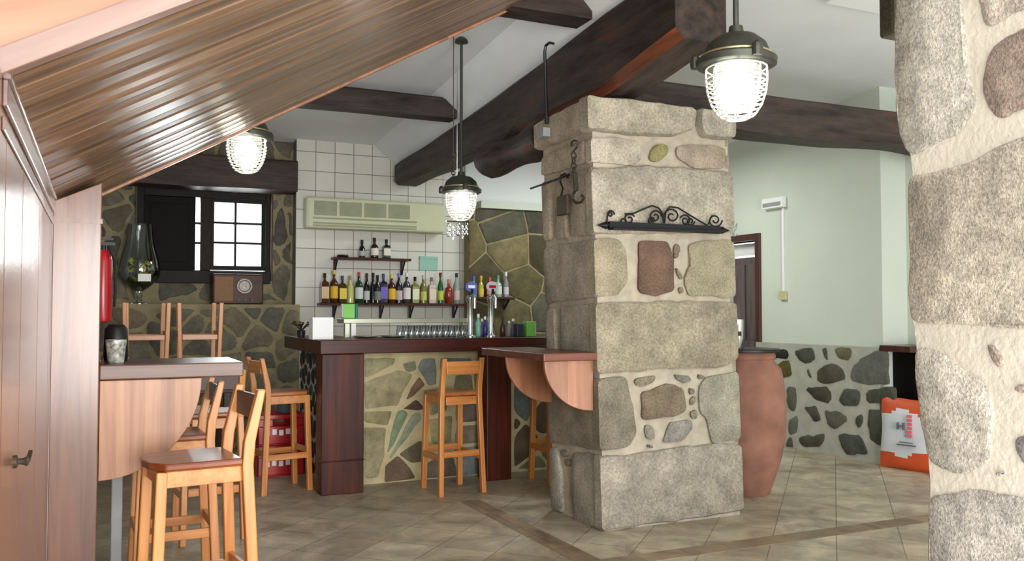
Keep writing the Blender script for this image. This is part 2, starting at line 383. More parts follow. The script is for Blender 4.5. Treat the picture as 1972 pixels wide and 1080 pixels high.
# border tiles round the pillar
bm = bmesh.new(); box(bm, 2.34, 2.49, 4.2, 5.9, 0, .002); struct(done('trim_1', bm, M['border']))
bm = bmesh.new(); box(bm, 2.34, 6.2, 4.05, 4.2, 0, .002); struct(done('trim_2', bm, M['border']))
bm = bmesh.new(); y0, y1 = -.6, 10.6
hexa(bm, [(-1.5, y0, ceil_z(y0)), (8.5, y0, ceil_z(y0)), (8.5, y1, ceil_z(y1)), (-1.5, y1, ceil_z(y1)),
          (-1.5, y0, ceil_z(y0) + .1), (8.5, y0, ceil_z(y0) + .1), (8.5, y1, ceil_z(y1) + .1), (-1.5, y1, ceil_z(y1) + .1)])
struct(done('ceiling', bm, M['plaster']))
# tiled back wall
bm = bmesh.new(); box(bm, 1.80, 6.4, 9.09, 9.4, 0, 3.2); struct(done('wall_back', bm, M['tiles']))
# stone wall with the window (upper recessed, lower ledge)
WX0, WX1, WZ0, WZ1 = .30, 1.60, 1.66, 2.56
olive = [(114, 108, 86), (100, 97, 80), (126, 116, 92), (96, 92, 78), (118, 104, 80)]
def base(bm):
    box(bm, -.3, WX0, 9.25, 9.6, 1.40, 3.2); box(bm, WX1, 1.80, 9.25, 9.6, 1.40, 3.2)
    box(bm, WX0, WX1, 9.25, 9.6, WZ1, 3.2); box(bm, WX0, WX1, 9.25, 9.6, 1.40, WZ0)
    box(bm, -.3, 1.80, 8.85, 9.6, 0, 1.42)
def inw(p): return not (WX0 - .12 < p[0] < WX1 + .12 and WZ0 - .08 < p[1] < WZ1 + .1)
bm = bmesh.new(); cl = bm.loops.layers.float_color.new('scol'); base(bm); rnd = random.Random(3)
for k, q in enumerate(cells(0, 1.79, 0.02, 1.38, .22, 21, 1.3, .03)):
    stone(bm, cl, q, lambda a, b: Vector((a, 8.85, b)), (0, -1, 0), .012, rnd.choice(olive), cut=.025, jit=.03, seed=k)
for k, q in enumerate(cells(0, 1.79, 1.46, 3.15, .26, 33, 1.2, .04)):
    c_ = [sum(v[i] for v in q) / len(q) for i in (0, 1)]
    if min(v[0] for v in q) < WX1 and max(v[0] for v in q) > WX0 and min(v[1] for v in q) < WZ1 and max(v[1] for v in q) > WZ0:
        if c_[0] < (WX0 + WX1) / 2: q = clip(q, 1, 0, WX0 - .01) if c_[0] < WX0 + .15 else (clip(q, 0, -1, -WZ1 - .01) if c_[1] > 2.1 else clip(q, 0, 1, WZ0 - .01))
        else: q = clip(q, -1, 0, -WX1 - .01) if c_[0] > WX1 - .15 else (clip(q, 0, -1, -WZ1 - .01) if c_[1] > 2.1 else clip(q, 0, 1, WZ0 - .01))
    if len(q) > 2: stone(bm, cl, q, lambda a, b: Vector((a, 9.25, b)), (0, -1, 0), .012, tuple(v * .92 for v in rnd.choice(olive)), cut=.025, jit=.03, seed=k + 50)
struct(finish_stone('wall_window', bm, [M['mortar_tan'], M['slate']]))
# left wall (face x=0 seen edge on), wood-panelled side under the stair
bm = bmesh.new(); box(bm, -.30, -.06, 4.94, 9.25, 0, 3.3); struct(done('wall_left', bm, M['plaster']))
# stone pier + plaster above, right of the tiles
PXL = PY(903, 500, 8.95).x
z_top = PY(960, 403, 8.95).z
stone_wall('wall_pier', PXL, 4.75, .02, z_top, lambda a, b: Vector((a, 8.95, b)), (0, -1, 0), lambda bm: box(bm, PXL, 4.8, 8.95, 9.09, 0, z_top),
           [(112, 100, 56), (96, 86, 50), (84, 80, 62), (122, 108, 66), (80, 70, 44)], .34, 8, 'mortar_tan', gap=.02, ax=1.3, cut=.008)
struct(bpy.data.objects['wall_pier'])
bm = bmesh.new(); box(bm, PY(925, 390, 8.93).x, 4.8, 8.90, 9.09, z_top + .002, PY(960, 388, 8.9).z); struct(done('trim_3', bm, M['plaster_wall']))
bm = bmesh.new(); box(bm, PXL, 4.8, 9.05, 9.089, PY(960, 388, 8.9).z, 3.2); struct(done('trim_5', bm, M['plaster']))
# right wall with wainscot, door beyond
DY0 = PX(1458, 560, 6.31).y; DZ = PX(1458, 462, 6.31).z; DY1 = DY0 + .95
bm = bmesh.new(); box(bm, 6.31, 6.5, 5.73, DY0, 0, 3.6); box(bm, 6.31, 6.5, DY0, DY1, DZ, 3.6); box(bm, 6.31, 6.5, DY1, 9.09, 0, 3.6)
struct(done('wall_right', bm, M['plaster_wall']))
bm = bmesh.new()  # turned length of wall behind the near pillar
box(bm, 6.62, 6.9, -1, 5.9, 0, 3.9); box(bm, 6.315, 6.62, 5.732, 5.9, 0, 3.6)
struct(done('wall_corner', bm, M['plaster_wall']))
WZ = 1.03; WX = 6.27
dk = (78, 80, 66); gl = (104, 106, 96)
bm = bmesh.new(); cl = bm.loops.layers.float_color.new('scol')
box(bm, WX, 6.308, 5.74, DY0 - .02, 0, WZ)
ws = [([(1530, 672), (1563, 668), (1572, 690), (1556, 704), (1532, 690)], dk), ([(1580, 671), (1590, 670), (1599, 692), (1586, 690)], dk),
      ([(1608, 676), (1622, 668), (1642, 672), (1634, 692), (1612, 692)], (104, 100, 66)), ([(1640, 706), (1655, 690), (1705, 675), (1712, 740), (1678, 742), (1638, 732)], gl),
      ([(1574, 712), (1596, 702), (1620, 702), (1629, 728), (1604, 742), (1574, 736)], (84, 78, 58)), ([(1554, 716), (1560, 714), (1566, 728), (1560, 732)], dk),
      ([(1552, 750), (1595, 744), (1603, 760), (1596, 776), (1570, 772)], (76, 74, 56)), ([(1614, 766), (1634, 744), (1656, 752), (1656, 778), (1628, 782)], (82, 84, 74)),
      ([(1545, 784), (1574, 782), (1582, 810), (1570, 814)], (84, 82, 66)), ([(1586, 788), (1634, 800), (1625, 816), (1606, 826), (1592, 812)], (92, 92, 74)),
      ([(1538, 842), (1558, 838), (1592, 836), (1586, 858), (1548, 864)], (86, 82, 60)), ([(1612, 834), (1660, 838), (1672, 878), (1628, 872)], (80, 84, 76)),
      ([(1514, 742), (1534, 744), (1532, 792), (1518, 790)], (96, 96, 84)), ([(1650, 800), (1664, 798), (1660, 822), (1650, 824)], dk),
      ([(1668, 752), (1725, 744), (1722, 780), (1670, 776)], dk), ([(1516, 808), (1536, 800), (1540, 830), (1518, 836)], gl),
      ([(1494, 700), (1522, 692), (1524, 726), (1500, 730)], (96, 88, 30)), ([(1470, 672), (1520, 674), (1518, 690), (1474, 692)], (44, 42, 36)),
      ([(1670, 790), (1705, 788), (1700, 860), (1676, 850)], dk), ([(1512, 846), (1528, 842), (1526, 872), (1512, 868)], dk)]
for k, (pp, col) in enumerate(ws):
    q = [PX(a, b, WX) for a, b in pp]; stone(bm, cl, [(v.y, v.z) for v in q], lambda a, b: Vector((WX, a, b)), (-1, 0, 0), .012, col, cut=.03, step=.05, jit=.03, seed=k * 2.3)
struct(finish_stone('wall_wainscot', bm, [M['mortar_grey'], M['slate']]))
# dark board on the turned wall; solid black box stands for the dark recess
p = PX(1690, 655, 6.2)
bm = bmesh.new(); box(bm, 6.26, 6.615, 5.40, 5.728, 1.0, 1.055)
tag(done('wall_shelf', bm, M['door_red'], bevel=.004), 'dark red wooden shelf board on the wall above the orange bag', 'shelf')
bm = bmesh.new(); box(bm, 6.42, 6.612, 5.42, 5.726, .003, .995)
tag(done('dark_niche', bm, M['shutter'], bevel=.006), 'solid black box as the dark cabinet under the dark red shelf, behind the orange bag', 'niche')
# door
d = struct(thing('door_1', '', '')); del d['label'], d['category']; d.location = (6.31, DY0, 0)
bm = bmesh.new(); box(bm, -.03, .14, -.07, .0, 0, DZ + .07); box(bm, -.03, .14, .95, 1.02, 0, DZ + .07); box(bm, -.03, .14, 0, .95, DZ, DZ + .07)
done('door_frame', bm, M['door_red'], d, bevel=.004)
bm = bmesh.new(); box(bm, .08, .12, .0, .95, .01, DZ - .17)
for i in range(4):
    for z0_, z1_ in ((.15, .95), (1.05, DZ - .25)): box(bm, .066, .082, .05 + i * .225, .05 + i * .225 + .15, z0_, z1_)
done('door_leaf', bm, wood('door_leaf_wood', (66, 52, 54), (104, 90, 92), 'Z', .3, .3), d, bevel=.004)
bm = bmesh.new(); box(bm, .08, .1, .0, .95, DZ - .15, DZ - .02); done('transom_pane', bm, M['white'], d)
# exit sign box, conduit, switch, hook on the right wall
a = PX(1466, 380, 6.25); b = PX(1506, 402, 6.25)
t = thing('emergency_light', 'small white emergency light box high on the white right wall', 'light', (6.31, (a.y + b.y) / 2, (a.z + b.z) / 2))
w = abs(a.y - b.y) / 2
bm = bmesh.new(); box(bm, -.06, 0, -w, w, -.055, .055); done('housing', bm, M['white'], t, bevel=.008)
bm = bmesh.new(); box(bm, -.066, -.055, -w * .85, w * .85, -.035, .005); done('diffuser', bm, M['grey'], t, bevel=.003)
q = PX(1507, 400, 6.3); q2 = PX(1513, 560, 6.3)
bm = bmesh.new(); box(bm, 6.296, 6.309, q.y - .012, q.y + .012, q2.z, q.z); tag(done('wall_conduit', bm, M['white']), 'thin white vertical cable duct on the right wall', 'cable duct')
bm = bmesh.new(); box(bm, 6.285, 6.309, q.y - .045, q.y + .045, q2.z - .09, q2.z); tag(done('switch_plate', bm, plain('cream_switch', (196, 190, 148), .4), bevel=.004), 'small cream light switch plate on the white right wall', 'light switch')
q = PX(1418, 446, 6.3)
bm = bmesh.new(); torus(bm, (6.28, q.y, q.z), .05, .006, 'X', a0=-140, a1=90); tube(bm, [(6.28, q.y, q.z + .05), (6.308, q.y, q.z + .09)], .006)
tag(done('wall_hook', bm, M['grey'], smooth=True), 'small pale curved hook on the wall above the door', 'hook')
# ceiling light strip top right
q = [PX(0, 0, 1)] and None
a = plane(1588, 4, (0, 9.09, 3.12 - .04), (0, .075, 1)); b = plane(1690, 22, (0, 9.09, 3.12 - .04), (0, .075, 1))
bm = bmesh.new(); cz = ceil_z(a.y); hexa(bm, [(a.x, a.y - .34, cz - .03), (b.x + .1, a.y - .34, cz - .03), (b.x + .1, a.y, cz - .05), (a.x, a.y, cz - .05), (a.x, a.y - .34, cz + .06), (b.x + .1, a.y - .34, cz + .06), (b.x + .1, a.y, cz + .02), (a.x, a.y, cz + .02)])
tag(done('ceiling_panel', bm, M['white'], bevel=.006), 'flat white panel fixed to the ceiling at upper right', 'ceiling panel')
# plaster strip between ceiling and main beam
bm = bmesh.new()
for y0, y1 in ((3.9, 9.08),):
    zt0, zt1 = 3.28, 2.93
    hexa(bm, [(2.60, y0, ceil_z(y0) - .001), (2.88, y0, zt0 - .05), (2.90, y1, zt1 - .05), (2.62, y1, ceil_z(y1) - .001),
              (2.60, y0, ceil_z(y0) + .02), (3.12, y0, ceil_z(y0) + .02), (3.06, y1, ceil_z(y1) + .02), (2.62, y1, ceil_z(y1) + .02)])
struct(done('trim_4', bm, M['plaster']))
# ================================================================ WINDOW
wn = struct(thing('window_1', '', '')); del wn['label'], wn['category']; wn.location = (0, 0, 0)
bm = bmesh.new(); fy = 9.27
X0, X1, Z0, Z1 = WX0 + .002, WX1 - .002, WZ0 + .002, WZ1 - .002
box(bm, X0, X0 + .07, fy, fy + .12, Z0, Z1); box(bm, X1 - .07, X1, fy, fy + .12, Z0, Z1); box(bm, X0 + .07, X1 - .07, fy, fy + .12, Z1 - .07, Z1); box(bm, X0 + .07, X1 - .07, fy, fy + .12, Z0, Z0 + .1)
mu = PY(396, 450, fy).x; box(bm, mu - .05, mu + .05, fy, fy + .12, Z0 + .1, Z1 - .07)
done('window_frame', bm, M['darkwin'], wn, bevel=.004)
# thin pale edge of the reveal
e0 = PY(526, 360, 9.20).x; z0_ = PY(400, 362, 9.20).z
bm = bmesh.new(); box(bm, PY(262, 360, 9.2).x, e0, 9.20, 9.249, z0_ - .012, z0_); box(bm, e0 - .014, e0, 9.20, 9.249, 1.66, z0_ - .012); box(bm, PY(262, 360, 9.2).x, PY(262, 360, 9.2).x + .012, 9.20, 9.249, 1.9, z0_ - .012)
done('window_trim', bm, M['rust'], wn)
# right casement
cx0, cx1 = PY(404, 450, fy).x, PY(514, 450, fy + .05).x; cz0, cz1 = PY(430, 512, fy).z, PY(430, 388, fy).z
bm = bmesh.new(); g = .022
def fr(bm, x0, x1, z0, z1, y0, y1, w): box(bm, x0, x0 + w, y0, y1, z0, z1); box(bm, x1 - w, x1, y0, y1, z0, z1); box(bm, x0 + w, x1 - w, y0, y1, z0, z0 + w); box(bm, x0 + w, x1 - w, y0, y1, z1 - w, z1)
fr(bm, cx0, cx1, cz0 - .04, cz1 + .04, fy + .03, fy + .07, .045)
ix0, ix1 = cx0 + .045, cx1 - .045
for px in (453, 505):
    x = PY(px, 450, fy + .05).x; box(bm, x - g / 2, x + g / 2, fy + .035, fy + .065, cz0, cz1)
for py in (430, 468): 
    z = PY(450, py, fy + .05).z; box(bm, ix0, ix1, fy + .036, fy + .064, z - g / 2, z + g / 2)
cs = done('casement', bm, M['darkwin'], wn, bevel=.002)
bm = bmesh.new(); box(bm, cx0 + .02, cx1 - .02, fy + .048, fy + .052, cz0, cz1); done('window_pane', bm, M['glass'], cs)
# left casement: dark inner shutter, slit of light beside it
bm = bmesh.new(); sx1 = PY(377, 450, fy).x; box(bm, X0 + .07, sx1, fy + .04, fy + .07, Z0 + .1, Z1 - .07)
box(bm, X0 + .13, sx1 - .06, fy + .03, fy + .041, Z0 + .18, Z1 - .14)
done('shutter', bm, M['shutter'], wn, bevel=.003)
bm = bmesh.new()
for py in (430, 468):
    z = PY(380, py, fy + .05).z; box(bm, sx1, mu - .05, fy + .036, fy + .064, z - g / 2, z + g / 2)
done('glazing_bar', bm, M['darkwin'], wn)
# window sill board, dark
bm = bmesh.new(); box(bm, PY(300, 520, 9.15).x, PY(520, 520, 9.15).x, 9.13, 9.249, PY(400, 545, 9.13).z, PY(400, 522, 9.13).z); done('window_sill', bm, M['darkwin'], wn, bevel=.004)
# ================================================================ BEAMS
def log(name, secs, mats, label, n=10, amp=.015, extra=None):
    """secs: (y, x0, x1, z0, z1) ; chamfered section swept along y"""
    bm = bmesh.new(); rings = []
    ys = []
    for i in range(len(secs) - 1):
        a, b = secs[i], secs[i + 1]; k = max(2, int(abs(b[0] - a[0]) / .12))
        for j in range(k + (i == len(secs) - 2)): t = j / k; ys.append([a[m] + (b[m] - a[m]) * t for m in range(5)])
    for s in ys:
        y, x0, x1, z0, z1 = s; c = min(x1 - x0, z1 - z0) * .16; w = []
        P = [(x0 + c, z0), (x1 - c, z0), (x1, z0 + c), (x1, z1 - c), (x1 - c, z1), (x0 + c, z1), (x0, z1 - c), (x0, (z0 + z1) / 2), (x0, z0 + c)]
        for x, z in P:
            v = noise.noise_vector(Vector((x * 3, y * 1.3, z * 3))) * amp; w.append(bm.verts.new((x + v[0], y, z + v[2])))
        rings.append(w)
    for i in range(len(rings) - 1):
        m = len(rings[0])
        for k in range(m):
            f = bm.faces.new((rings[i][k], rings[i][(k + 1) % m], rings[i + 1][(k + 1) % m], rings[i + 1][k]))
            if extra and extra(i, k, ys[i]): f.material_index = 1
    bm.faces.new(rings[0]); bm.faces.new(rings[-1])
    o = done(name, bm, mats, smooth=True, sharp=30); tag(o, label, 'beam'); return o
log('ceiling_beam', [(3.92, 2.81, 3.15, 2.84, 3.27), (4.72, 2.81, 3.15, 2.72, 3.23), (5.6, 2.81, 3.13, 2.70, 3.14), (7.1, 2.81, 3.08, 2.70, 3.02), (8.95, 2.81, 3.07, 2.69, 2.92)],
    [M['beam'], M['rust_edge']], 'thick dark rough-hewn ceiling beam lying across the top of the stone pillar', extra=lambda i, k, s: k == 8 and s[0] < 5.9)
def xbeam(name, x0, x1, y0, y1, z0, z1, label, amp=.012, zfun=None):
    bm = bmesh.new(); n = max(3, int((x1 - x0) / .12)); rings = []
    for i in range(n + 1):
        x = x0 + (x1 - x0) * i / n; zl = z0 + (zfun(x) if zfun else 0); P = [(y0, zl), (y1, zl), (y1, z1), (y0 + .02, z1), (y0, z1 - .02)]; r = []
        for y, z in P:
            v = noise.noise_vector(Vector((x * 1.6, y * 3, z * 4))) * amp; r.append(bm.verts.new((x, y + v[1], z + v[2] * (1 if z < z1 - .03 else .25))))
        rings.append(r)
    for i in range(n):
        for k in range(5): bm.faces.new((rings[i][k], rings[i][(k + 1) % 5], rings[i + 1][(k + 1) % 5], rings[i + 1][k]))
    bm.faces.new(rings[0]); bm.faces.new(rings[-1])
    o = done(name, bm, M['beam_x'], smooth=True, sharp=30); tag(o, label, 'beam'); return o
xbeam('ceiling_joist', .6, 2.80, 7.14, 7.32, 3.035, 3.215, 'short dark joist meeting the big beam, left of centre near the tiles', .006)
xbeam('ceiling_joist', 1.9, 2.80, 4.80, 5.0, 3.2, 3.40, 'dark joist end at the top edge above the big beam', .006)
xbeam('ceiling_beam', 3.30, 6.62, 5.08, 5.36, 2.70, 2.96, 'dark crooked beam running right from the pillar over the white wall', .02, zfun=lambda x: .03 * math.sin(x * 2.4) - .02 * (x - 4))
lz0, lz1 = PY(450, 362, 8.95).z, PY(450, 300, 8.95).z
xbeam('window_lintel', -.05, 1.79, 8.95, 9.20, lz0, lz1, 'blackened timber lintel above the dark framed window', .012)
# gnarled stub log under the big beam behind the pillar
bm = bmesh.new(); pts = []; rr = []
for i in range(9):
    t = i / 8; pts.append((2.82 + .04 * math.sin(t * 5), 5.46 + t * 1.0, 2.565 + .02 * math.cos(t * 4))); rr.append(.13 + .02 * math.sin(t * 9) - (.03 if i == 8 else 0))
tube(bm, pts, rr, 12)
tag(done('log_corbel', bm, M['beam'], smooth=True), 'knotty dark log stub under the big beam just left of the pillar top', 'log')
# ================================================================ PILLAR
SH = .031
def pf(p): return plane(p[0], p[1], (0, 4.72, 0), (0, 1, 0))
def pl(p): return plane(p[0], p[1], (2.822, 0, 0), (1, 0, SH))
PW, PD, PH = 1.058, .68, 2.69
bm = bmesh.new(); cl = bm.loops.layers.float_color.new('scol')
def cx(z): return 2.822 - SH * z
i_ = .012
hexa(bm, [(cx(0) + i_, 4.72 + i_, 0), (cx(0) + PW, 4.72 + i_, 0), (cx(0) + PW, 4.72 + PD, 0), (cx(0) + i_, 4.72 + PD, 0),
          (cx(PH) + i_, 4.72 + i_, PH - .02), (cx(PH) + PW, 4.72 + i_, PH - .02), (cx(PH) + PW, 4.72 + PD, PH - .02), (cx(PH) + i_, 4.72 + PD, PH - .02)])
G1 = (158, 146, 124); G2 = (150, 138, 112); G3 = (142, 134, 118); GR = (150, 150, 138); GD = (128, 114, 92)
front = [([(1139, 184), (1190, 183), (1326, 198), (1334, 215), (1333, 250), (1290, 264), (1230, 262), (1134, 254)], (150, 140, 118), .05),
 ([(1341, 198), (1372, 176), (1400, 200), (1409, 235), (1408, 272), (1350, 266), (1338, 245)], (156, 146, 126), .05),
 ([(1128, 264), (1200, 264), (1232, 275), (1238, 300), (1225, 319), (1150, 314), (1128, 312)], (164, 152, 132), .012),
 ([(1256, 284), (1272, 276), (1285, 282), (1286, 298), (1268, 314), (1252, 312), (1253, 300)], (124, 116, 70), .012),
 ([(1300, 284), (1330, 278), (1396, 284), (1395, 326), (1330, 322), (1303, 306)], (150, 132, 110), .012),
 ([(1134, 324), (1250, 320), (1396, 330), (1398, 444), (1290, 450), (1146, 450)], (152, 142, 122), .02),
 ([(1146, 460), (1190, 460), (1205, 478), (1208, 545), (1190, 569), (1150, 572)], (146, 134, 104), .012),
 ([(1228, 463), (1286, 466), (1296, 500), (1298, 558), (1265, 571), (1228, 563), (1232, 500)], (106, 78, 60), .012),
 ([(1297, 468), (1310, 470), (1307, 488), (1303, 498), (1296, 492)], (126, 110, 78), .01), ([(1300, 512), (1308, 520), (1316, 538), (1308, 540)], (130, 120, 92), .01),
 ([(1308, 552), (1316, 552), (1316, 566), (1308, 566)], (130, 120, 92), .01),
 ([(1328, 466), (1398, 460), (1402, 572), (1328, 570), (1317, 540), (1326, 510)], (144, 134, 104), .012),
 ([(1150, 584), (1270, 580), (1402, 582), (1406, 690), (1398, 706), (1290, 710), (1158, 720)], (140, 129, 104), .018),
 ([(1152, 730), (1204, 724), (1216, 780), (1226, 832), (1212, 860), (1156, 868)], (122, 112, 92), .016),
 ([(1225, 729), (1262, 722), (1262, 736), (1232, 747), (1222, 738)], (122, 112, 88), .01),
 ([(1298, 722), (1328, 722), (1333, 732), (1320, 737), (1302, 732)], (120, 114, 100), .01), ([(1343, 722), (1358, 722), (1354, 730), (1343, 729)], (110, 100, 80), .01),
 ([(1234, 757), (1290, 737), (1316, 746), (1322, 790), (1300, 800), (1238, 808)], (112, 96, 74), .014),
 ([(1240, 817), (1256, 818), (1264, 842), (1254, 848), (1241, 840)], (120, 114, 100), .01),
 ([(1282, 836), (1292, 812), (1330, 808), (1336, 824), (1312, 850), (1274, 852)], (122, 116, 106), .01), ([(1246, 856), (1256, 856), (1256, 862), (1246, 862)], (112, 104, 92), .008),
 ([(1328, 748), (1336, 746), (1338, 756), (1330, 760)], (104, 96, 78), .008), ([(1330, 766), (1342, 760), (1340, 778), (1330, 780)], (112, 102, 80), .008), ([(1328, 790), (1342, 786), (1342, 806), (1330, 806)], (120, 112, 92), .008),
 ([(1352, 734), (1376, 720), (1404, 716), (1412, 846), (1368, 852), (1362, 812), (1346, 790), (1345, 754)], (136, 130, 110), .014),
 ([(1164, 876), (1240, 872), (1330, 856), (1414, 854), (1425, 984), (1300, 1002), (1160, 1020)], (142, 132, 114), .02)]
left = [([(1008, 252), (1139, 188), (1134, 252), (1056, 282), (1014, 302)], (160, 144, 120), .05),
 ([(1018, 316), (1060, 294), (1128, 268), (1128, 312), (1080, 330), (1022, 345)], (158, 142, 120), .012),
 ([(1020, 358), (1058, 344), (1062, 400), (1062, 462), (1028, 468)], (152, 138, 116), .014), ([(1070, 400), (1092, 396), (1094, 458), (1072, 462)], (146, 130, 106), .012),
 ([(1072, 342), (1134, 322), (1146, 450), (1102, 456), (1098, 394), (1070, 390)], (156, 142, 120), .014),
 ([(1030, 480), (1080, 470), (1146, 462), (1150, 572), (1036, 584)], (142, 130, 112), .014),
 ([(1034, 596), (1070, 592), (1074, 690), (1038, 692)], (144, 134, 114), .014), ([(1080, 590), (1150, 584), (1158, 720), (1082, 724)], (140, 130, 110), .014),
 ([(1038, 704), (1150, 730), (1156, 868), (1090, 858), (1038, 846)], (126, 114, 94), .014),
 ([(1040, 858), (1072, 862), (1080, 900), (1086, 990), (1042, 978)], (140, 132, 118), .014), ([(1080, 866), (1094, 868), (1092, 880), (1080, 878)], (110, 104, 88), .008), ([(1086, 886), (1097, 884), (1098, 896), (1090, 898)], (116, 108, 90), .008),
 ([(1104, 872), (1164, 876), (1160, 1020), (1108, 1003), (1100, 940)], (142, 134, 116), .016)]
def at_corner_f(pp):  # extend quoins round the corner
    return pp
for k, (pp, col, th) in enumerate(front):
    q = []
    for a in pp:
        v = pf(a); x, z = v.x - cx(v.z), max(.0, min(PH, v.z))
        if x < .05: x = -th - .002
        if x > PW - .06 and z < 2.3 : x = PW + .01
        q.append((x, z))
    stone(bm, cl, q, lambda a, b: Vector((cx(b) + a, 4.72, b)), (0, -1, 0), th, tuple(v * 1.10 for v in col), cut=.018, step=.05, jit=.014, seed=k * 3.3, keep=(lambda a, b: a < -.001 or a > PW + .005), sink=.06)
for k, (pp, col, th) in enumerate(left):
    q = []
    for a in pp:
        v = pl(a); y, z = v.y, max(.0, min(PH, v.z))
        if y < 4.72 + .05: y = 4.72 - th * .5
        if y > 4.72 + PD - .08: y = 4.72 + PD + (.03 if th > .03 else .005)
        q.append((y, z))
    stone(bm, cl, q, lambda a, b: Vector((cx(b), a, b)), (-1, 0, -SH), th, tuple(v * 1.1 for v in col), cut=.018, step=.05, jit=.012, seed=k * 5.3 + 1, keep=(lambda a, b: a < 4.72), sink=.06)
# right side and back: plain large blocks in the same courses
zs = [0, .42, .86, 1.32, 1.78, 2.26, 2.66]
for i in range(6):
    za, zb = zs[i] + .012, zs[i + 1] - .012
    stone(bm, cl, [(4.73, za), (5.39, za), (5.39, zb), (4.73, zb)], lambda a, b: Vector((cx(b) + PW, a, b)), (1, 0, 0), .012, (148, 138, 116), seed=i + 90)
    m = .5 + .12 * (-1) ** i
    for a0, a1 in ((.01, m), (m + .02, PW - .01)):
        stone(bm, cl, [(a0, za), (a1, za), (a1, zb), (a0, zb)], lambda a, b: Vector((cx(b) + a, 4.72 + PD, b)), (0, 1, 0), .012, (144, 134, 112), seed=i + a0 * 9)
tag(finish_stone('stone_pillar', bm, [M['mortar'], M['granite']]), 'square pillar of large granite blocks in the middle carrying the big beam', 'pillar')
# ================================================================ NEAR RIGHT PILLAR
QX = 2.674
def pr(p): return plane(p[0], p[1], (QX, 0, 0), (1, 0, 0))
bm = bmesh.new(); cl = bm.loops.layers.float_color.new('scol')
edge = [(1727, 0), (1726, 60), (1724, 120), (1726, 190), (1732, 250), (1752, 300), (1756, 330), (1750, 390), (1750, 470), (1752, 560), (1757, 620), (1763, 660), (1766, 740), (1774, 800), (1786, 880), (1790, 930), (1789, 1000), (1788, 1080)]
prof = [(pr(e).y, pr(e).z) for e in edge]; prof = [(prof[0][0], 3.7), (prof[0][0] + .02, 3.0)] + prof + [(prof[-1][0], 0)]
NY = .9
va = [[bm.verts.new((x, y - .004, z)) for (y, z) in prof] for x in (QX, QX + .75)]
vb = [[bm.verts.new((x, NY, z)) for (y, z) in prof] for x in (QX, QX + .75)]
for i in range(len(prof) - 1):
    bm.faces.new((va[0][i], va[0][i + 1], va[1][i + 1], va[1][i])); bm.faces.new((va[0][i], va[0][i + 1], vb[0][i + 1], vb[0][i])); bm.faces.new((va[1][i], va[1][i + 1], vb[1][i + 1], vb[1][i]))
    bm.faces.new((vb[0][i], vb[0][i + 1], vb[1][i + 1], vb[1][i]))
bm.faces.new((va[0][0], va[1][0], vb[1][0], vb[0][0])); bm.faces.new((va[0][-1], va[1][-1], vb[1][-1], vb[0][-1]))
near = [([(1727, -200), (1850, -200), (1858, 0), (1866, 120), (1882, 210), (1845, 258), (1790, 280), (1752, 302), (1732, 250), (1725, 190), (1724, 120), (1727, 0)], (146, 139, 124)),
 ([(1886, -150), (2100, -160), (2080, -30), (1972, 22), (1930, 40), (1900, 52), (1888, 20)], (150, 136, 120)),
 ([(1905, 102), (1940, 72), (1990, 50), (2080, 40), (2070, 200), (1972, 205), (1930, 232), (1908, 215), (1894, 170)], (132, 112, 96)),
 ([(1752, 340), (1800, 330), (1862, 318), (1920, 280), (1980, 262), (2080, 250), (2090, 636), (1972, 632), (1860, 624), (1760, 622), (1752, 560), (1749, 400)], (158, 146, 126)),
 ([(1764, 668), (1822, 676), (1850, 706), (1900, 742), (1914, 800), (1908, 880), (1882, 900), (1855, 916), (1824, 906), (1788, 888), (1774, 800)], (150, 142, 126)),
 ([(1791, 956), (1872, 940), (1972, 962), (2090, 975), (2100, 1230), (1790, 1230)], (150, 142, 130)),
 ([(1902, 664), (1916, 664), (1936, 690), (1938, 704), (1922, 706)], (146, 128, 112)), ([(1948, 742), (1990, 736), (2060, 740), (2060, 756), (1960, 756)], (146, 128, 112)),
 ([(1958, 846), (1975, 838), (2060, 838), (2060, 890), (1976, 894), (1962, 870)], (124, 120, 116)), ([(1918, 912), (1932, 906), (1938, 914), (1922, 918)], (150, 144, 136))]
ye = lambda z: min(prof, key=lambda e: abs(e[1] - z))[0]
for k, (pp, col) in enumerate(near):
    q = [(pr(a).y, pr(a).z) for a in pp]
    stone(bm, cl, q, lambda a, b: Vector((QX, a, b)), (-1, 0, 0), .010, tuple(v * 1.1 for v in col), cut=.02, step=.025, jit=.010, seed=k * 7.1, inset=.008)
tag(finish_stone('stone_pillar', bm, [M['mortar_pale'], M['granite_near']]), 'pale granite pillar filling the right edge of the picture, closest to the viewer', 'pillar')
# dark stone stub at its top left
q = pr((1708, 30))
bm = bmesh.new(); cl = bm.loops.layers.float_color.new('scol')
a = PY(1690, 0, 3.1); b = PY(1730, 66, 3.0)
box(bm, a.x, b.x + .4, 3.0, 3.1, b.z, 3.575)
for f in bm.faces:
    for lp in f.loops: lp[cl] = lin((96, 90, 76))
o = done('stone_corbel', bm, M['granite'], bevel=.02); tag(o, 'dark rough stone block hanging at the top left of the right-hand pillar', 'stone block')
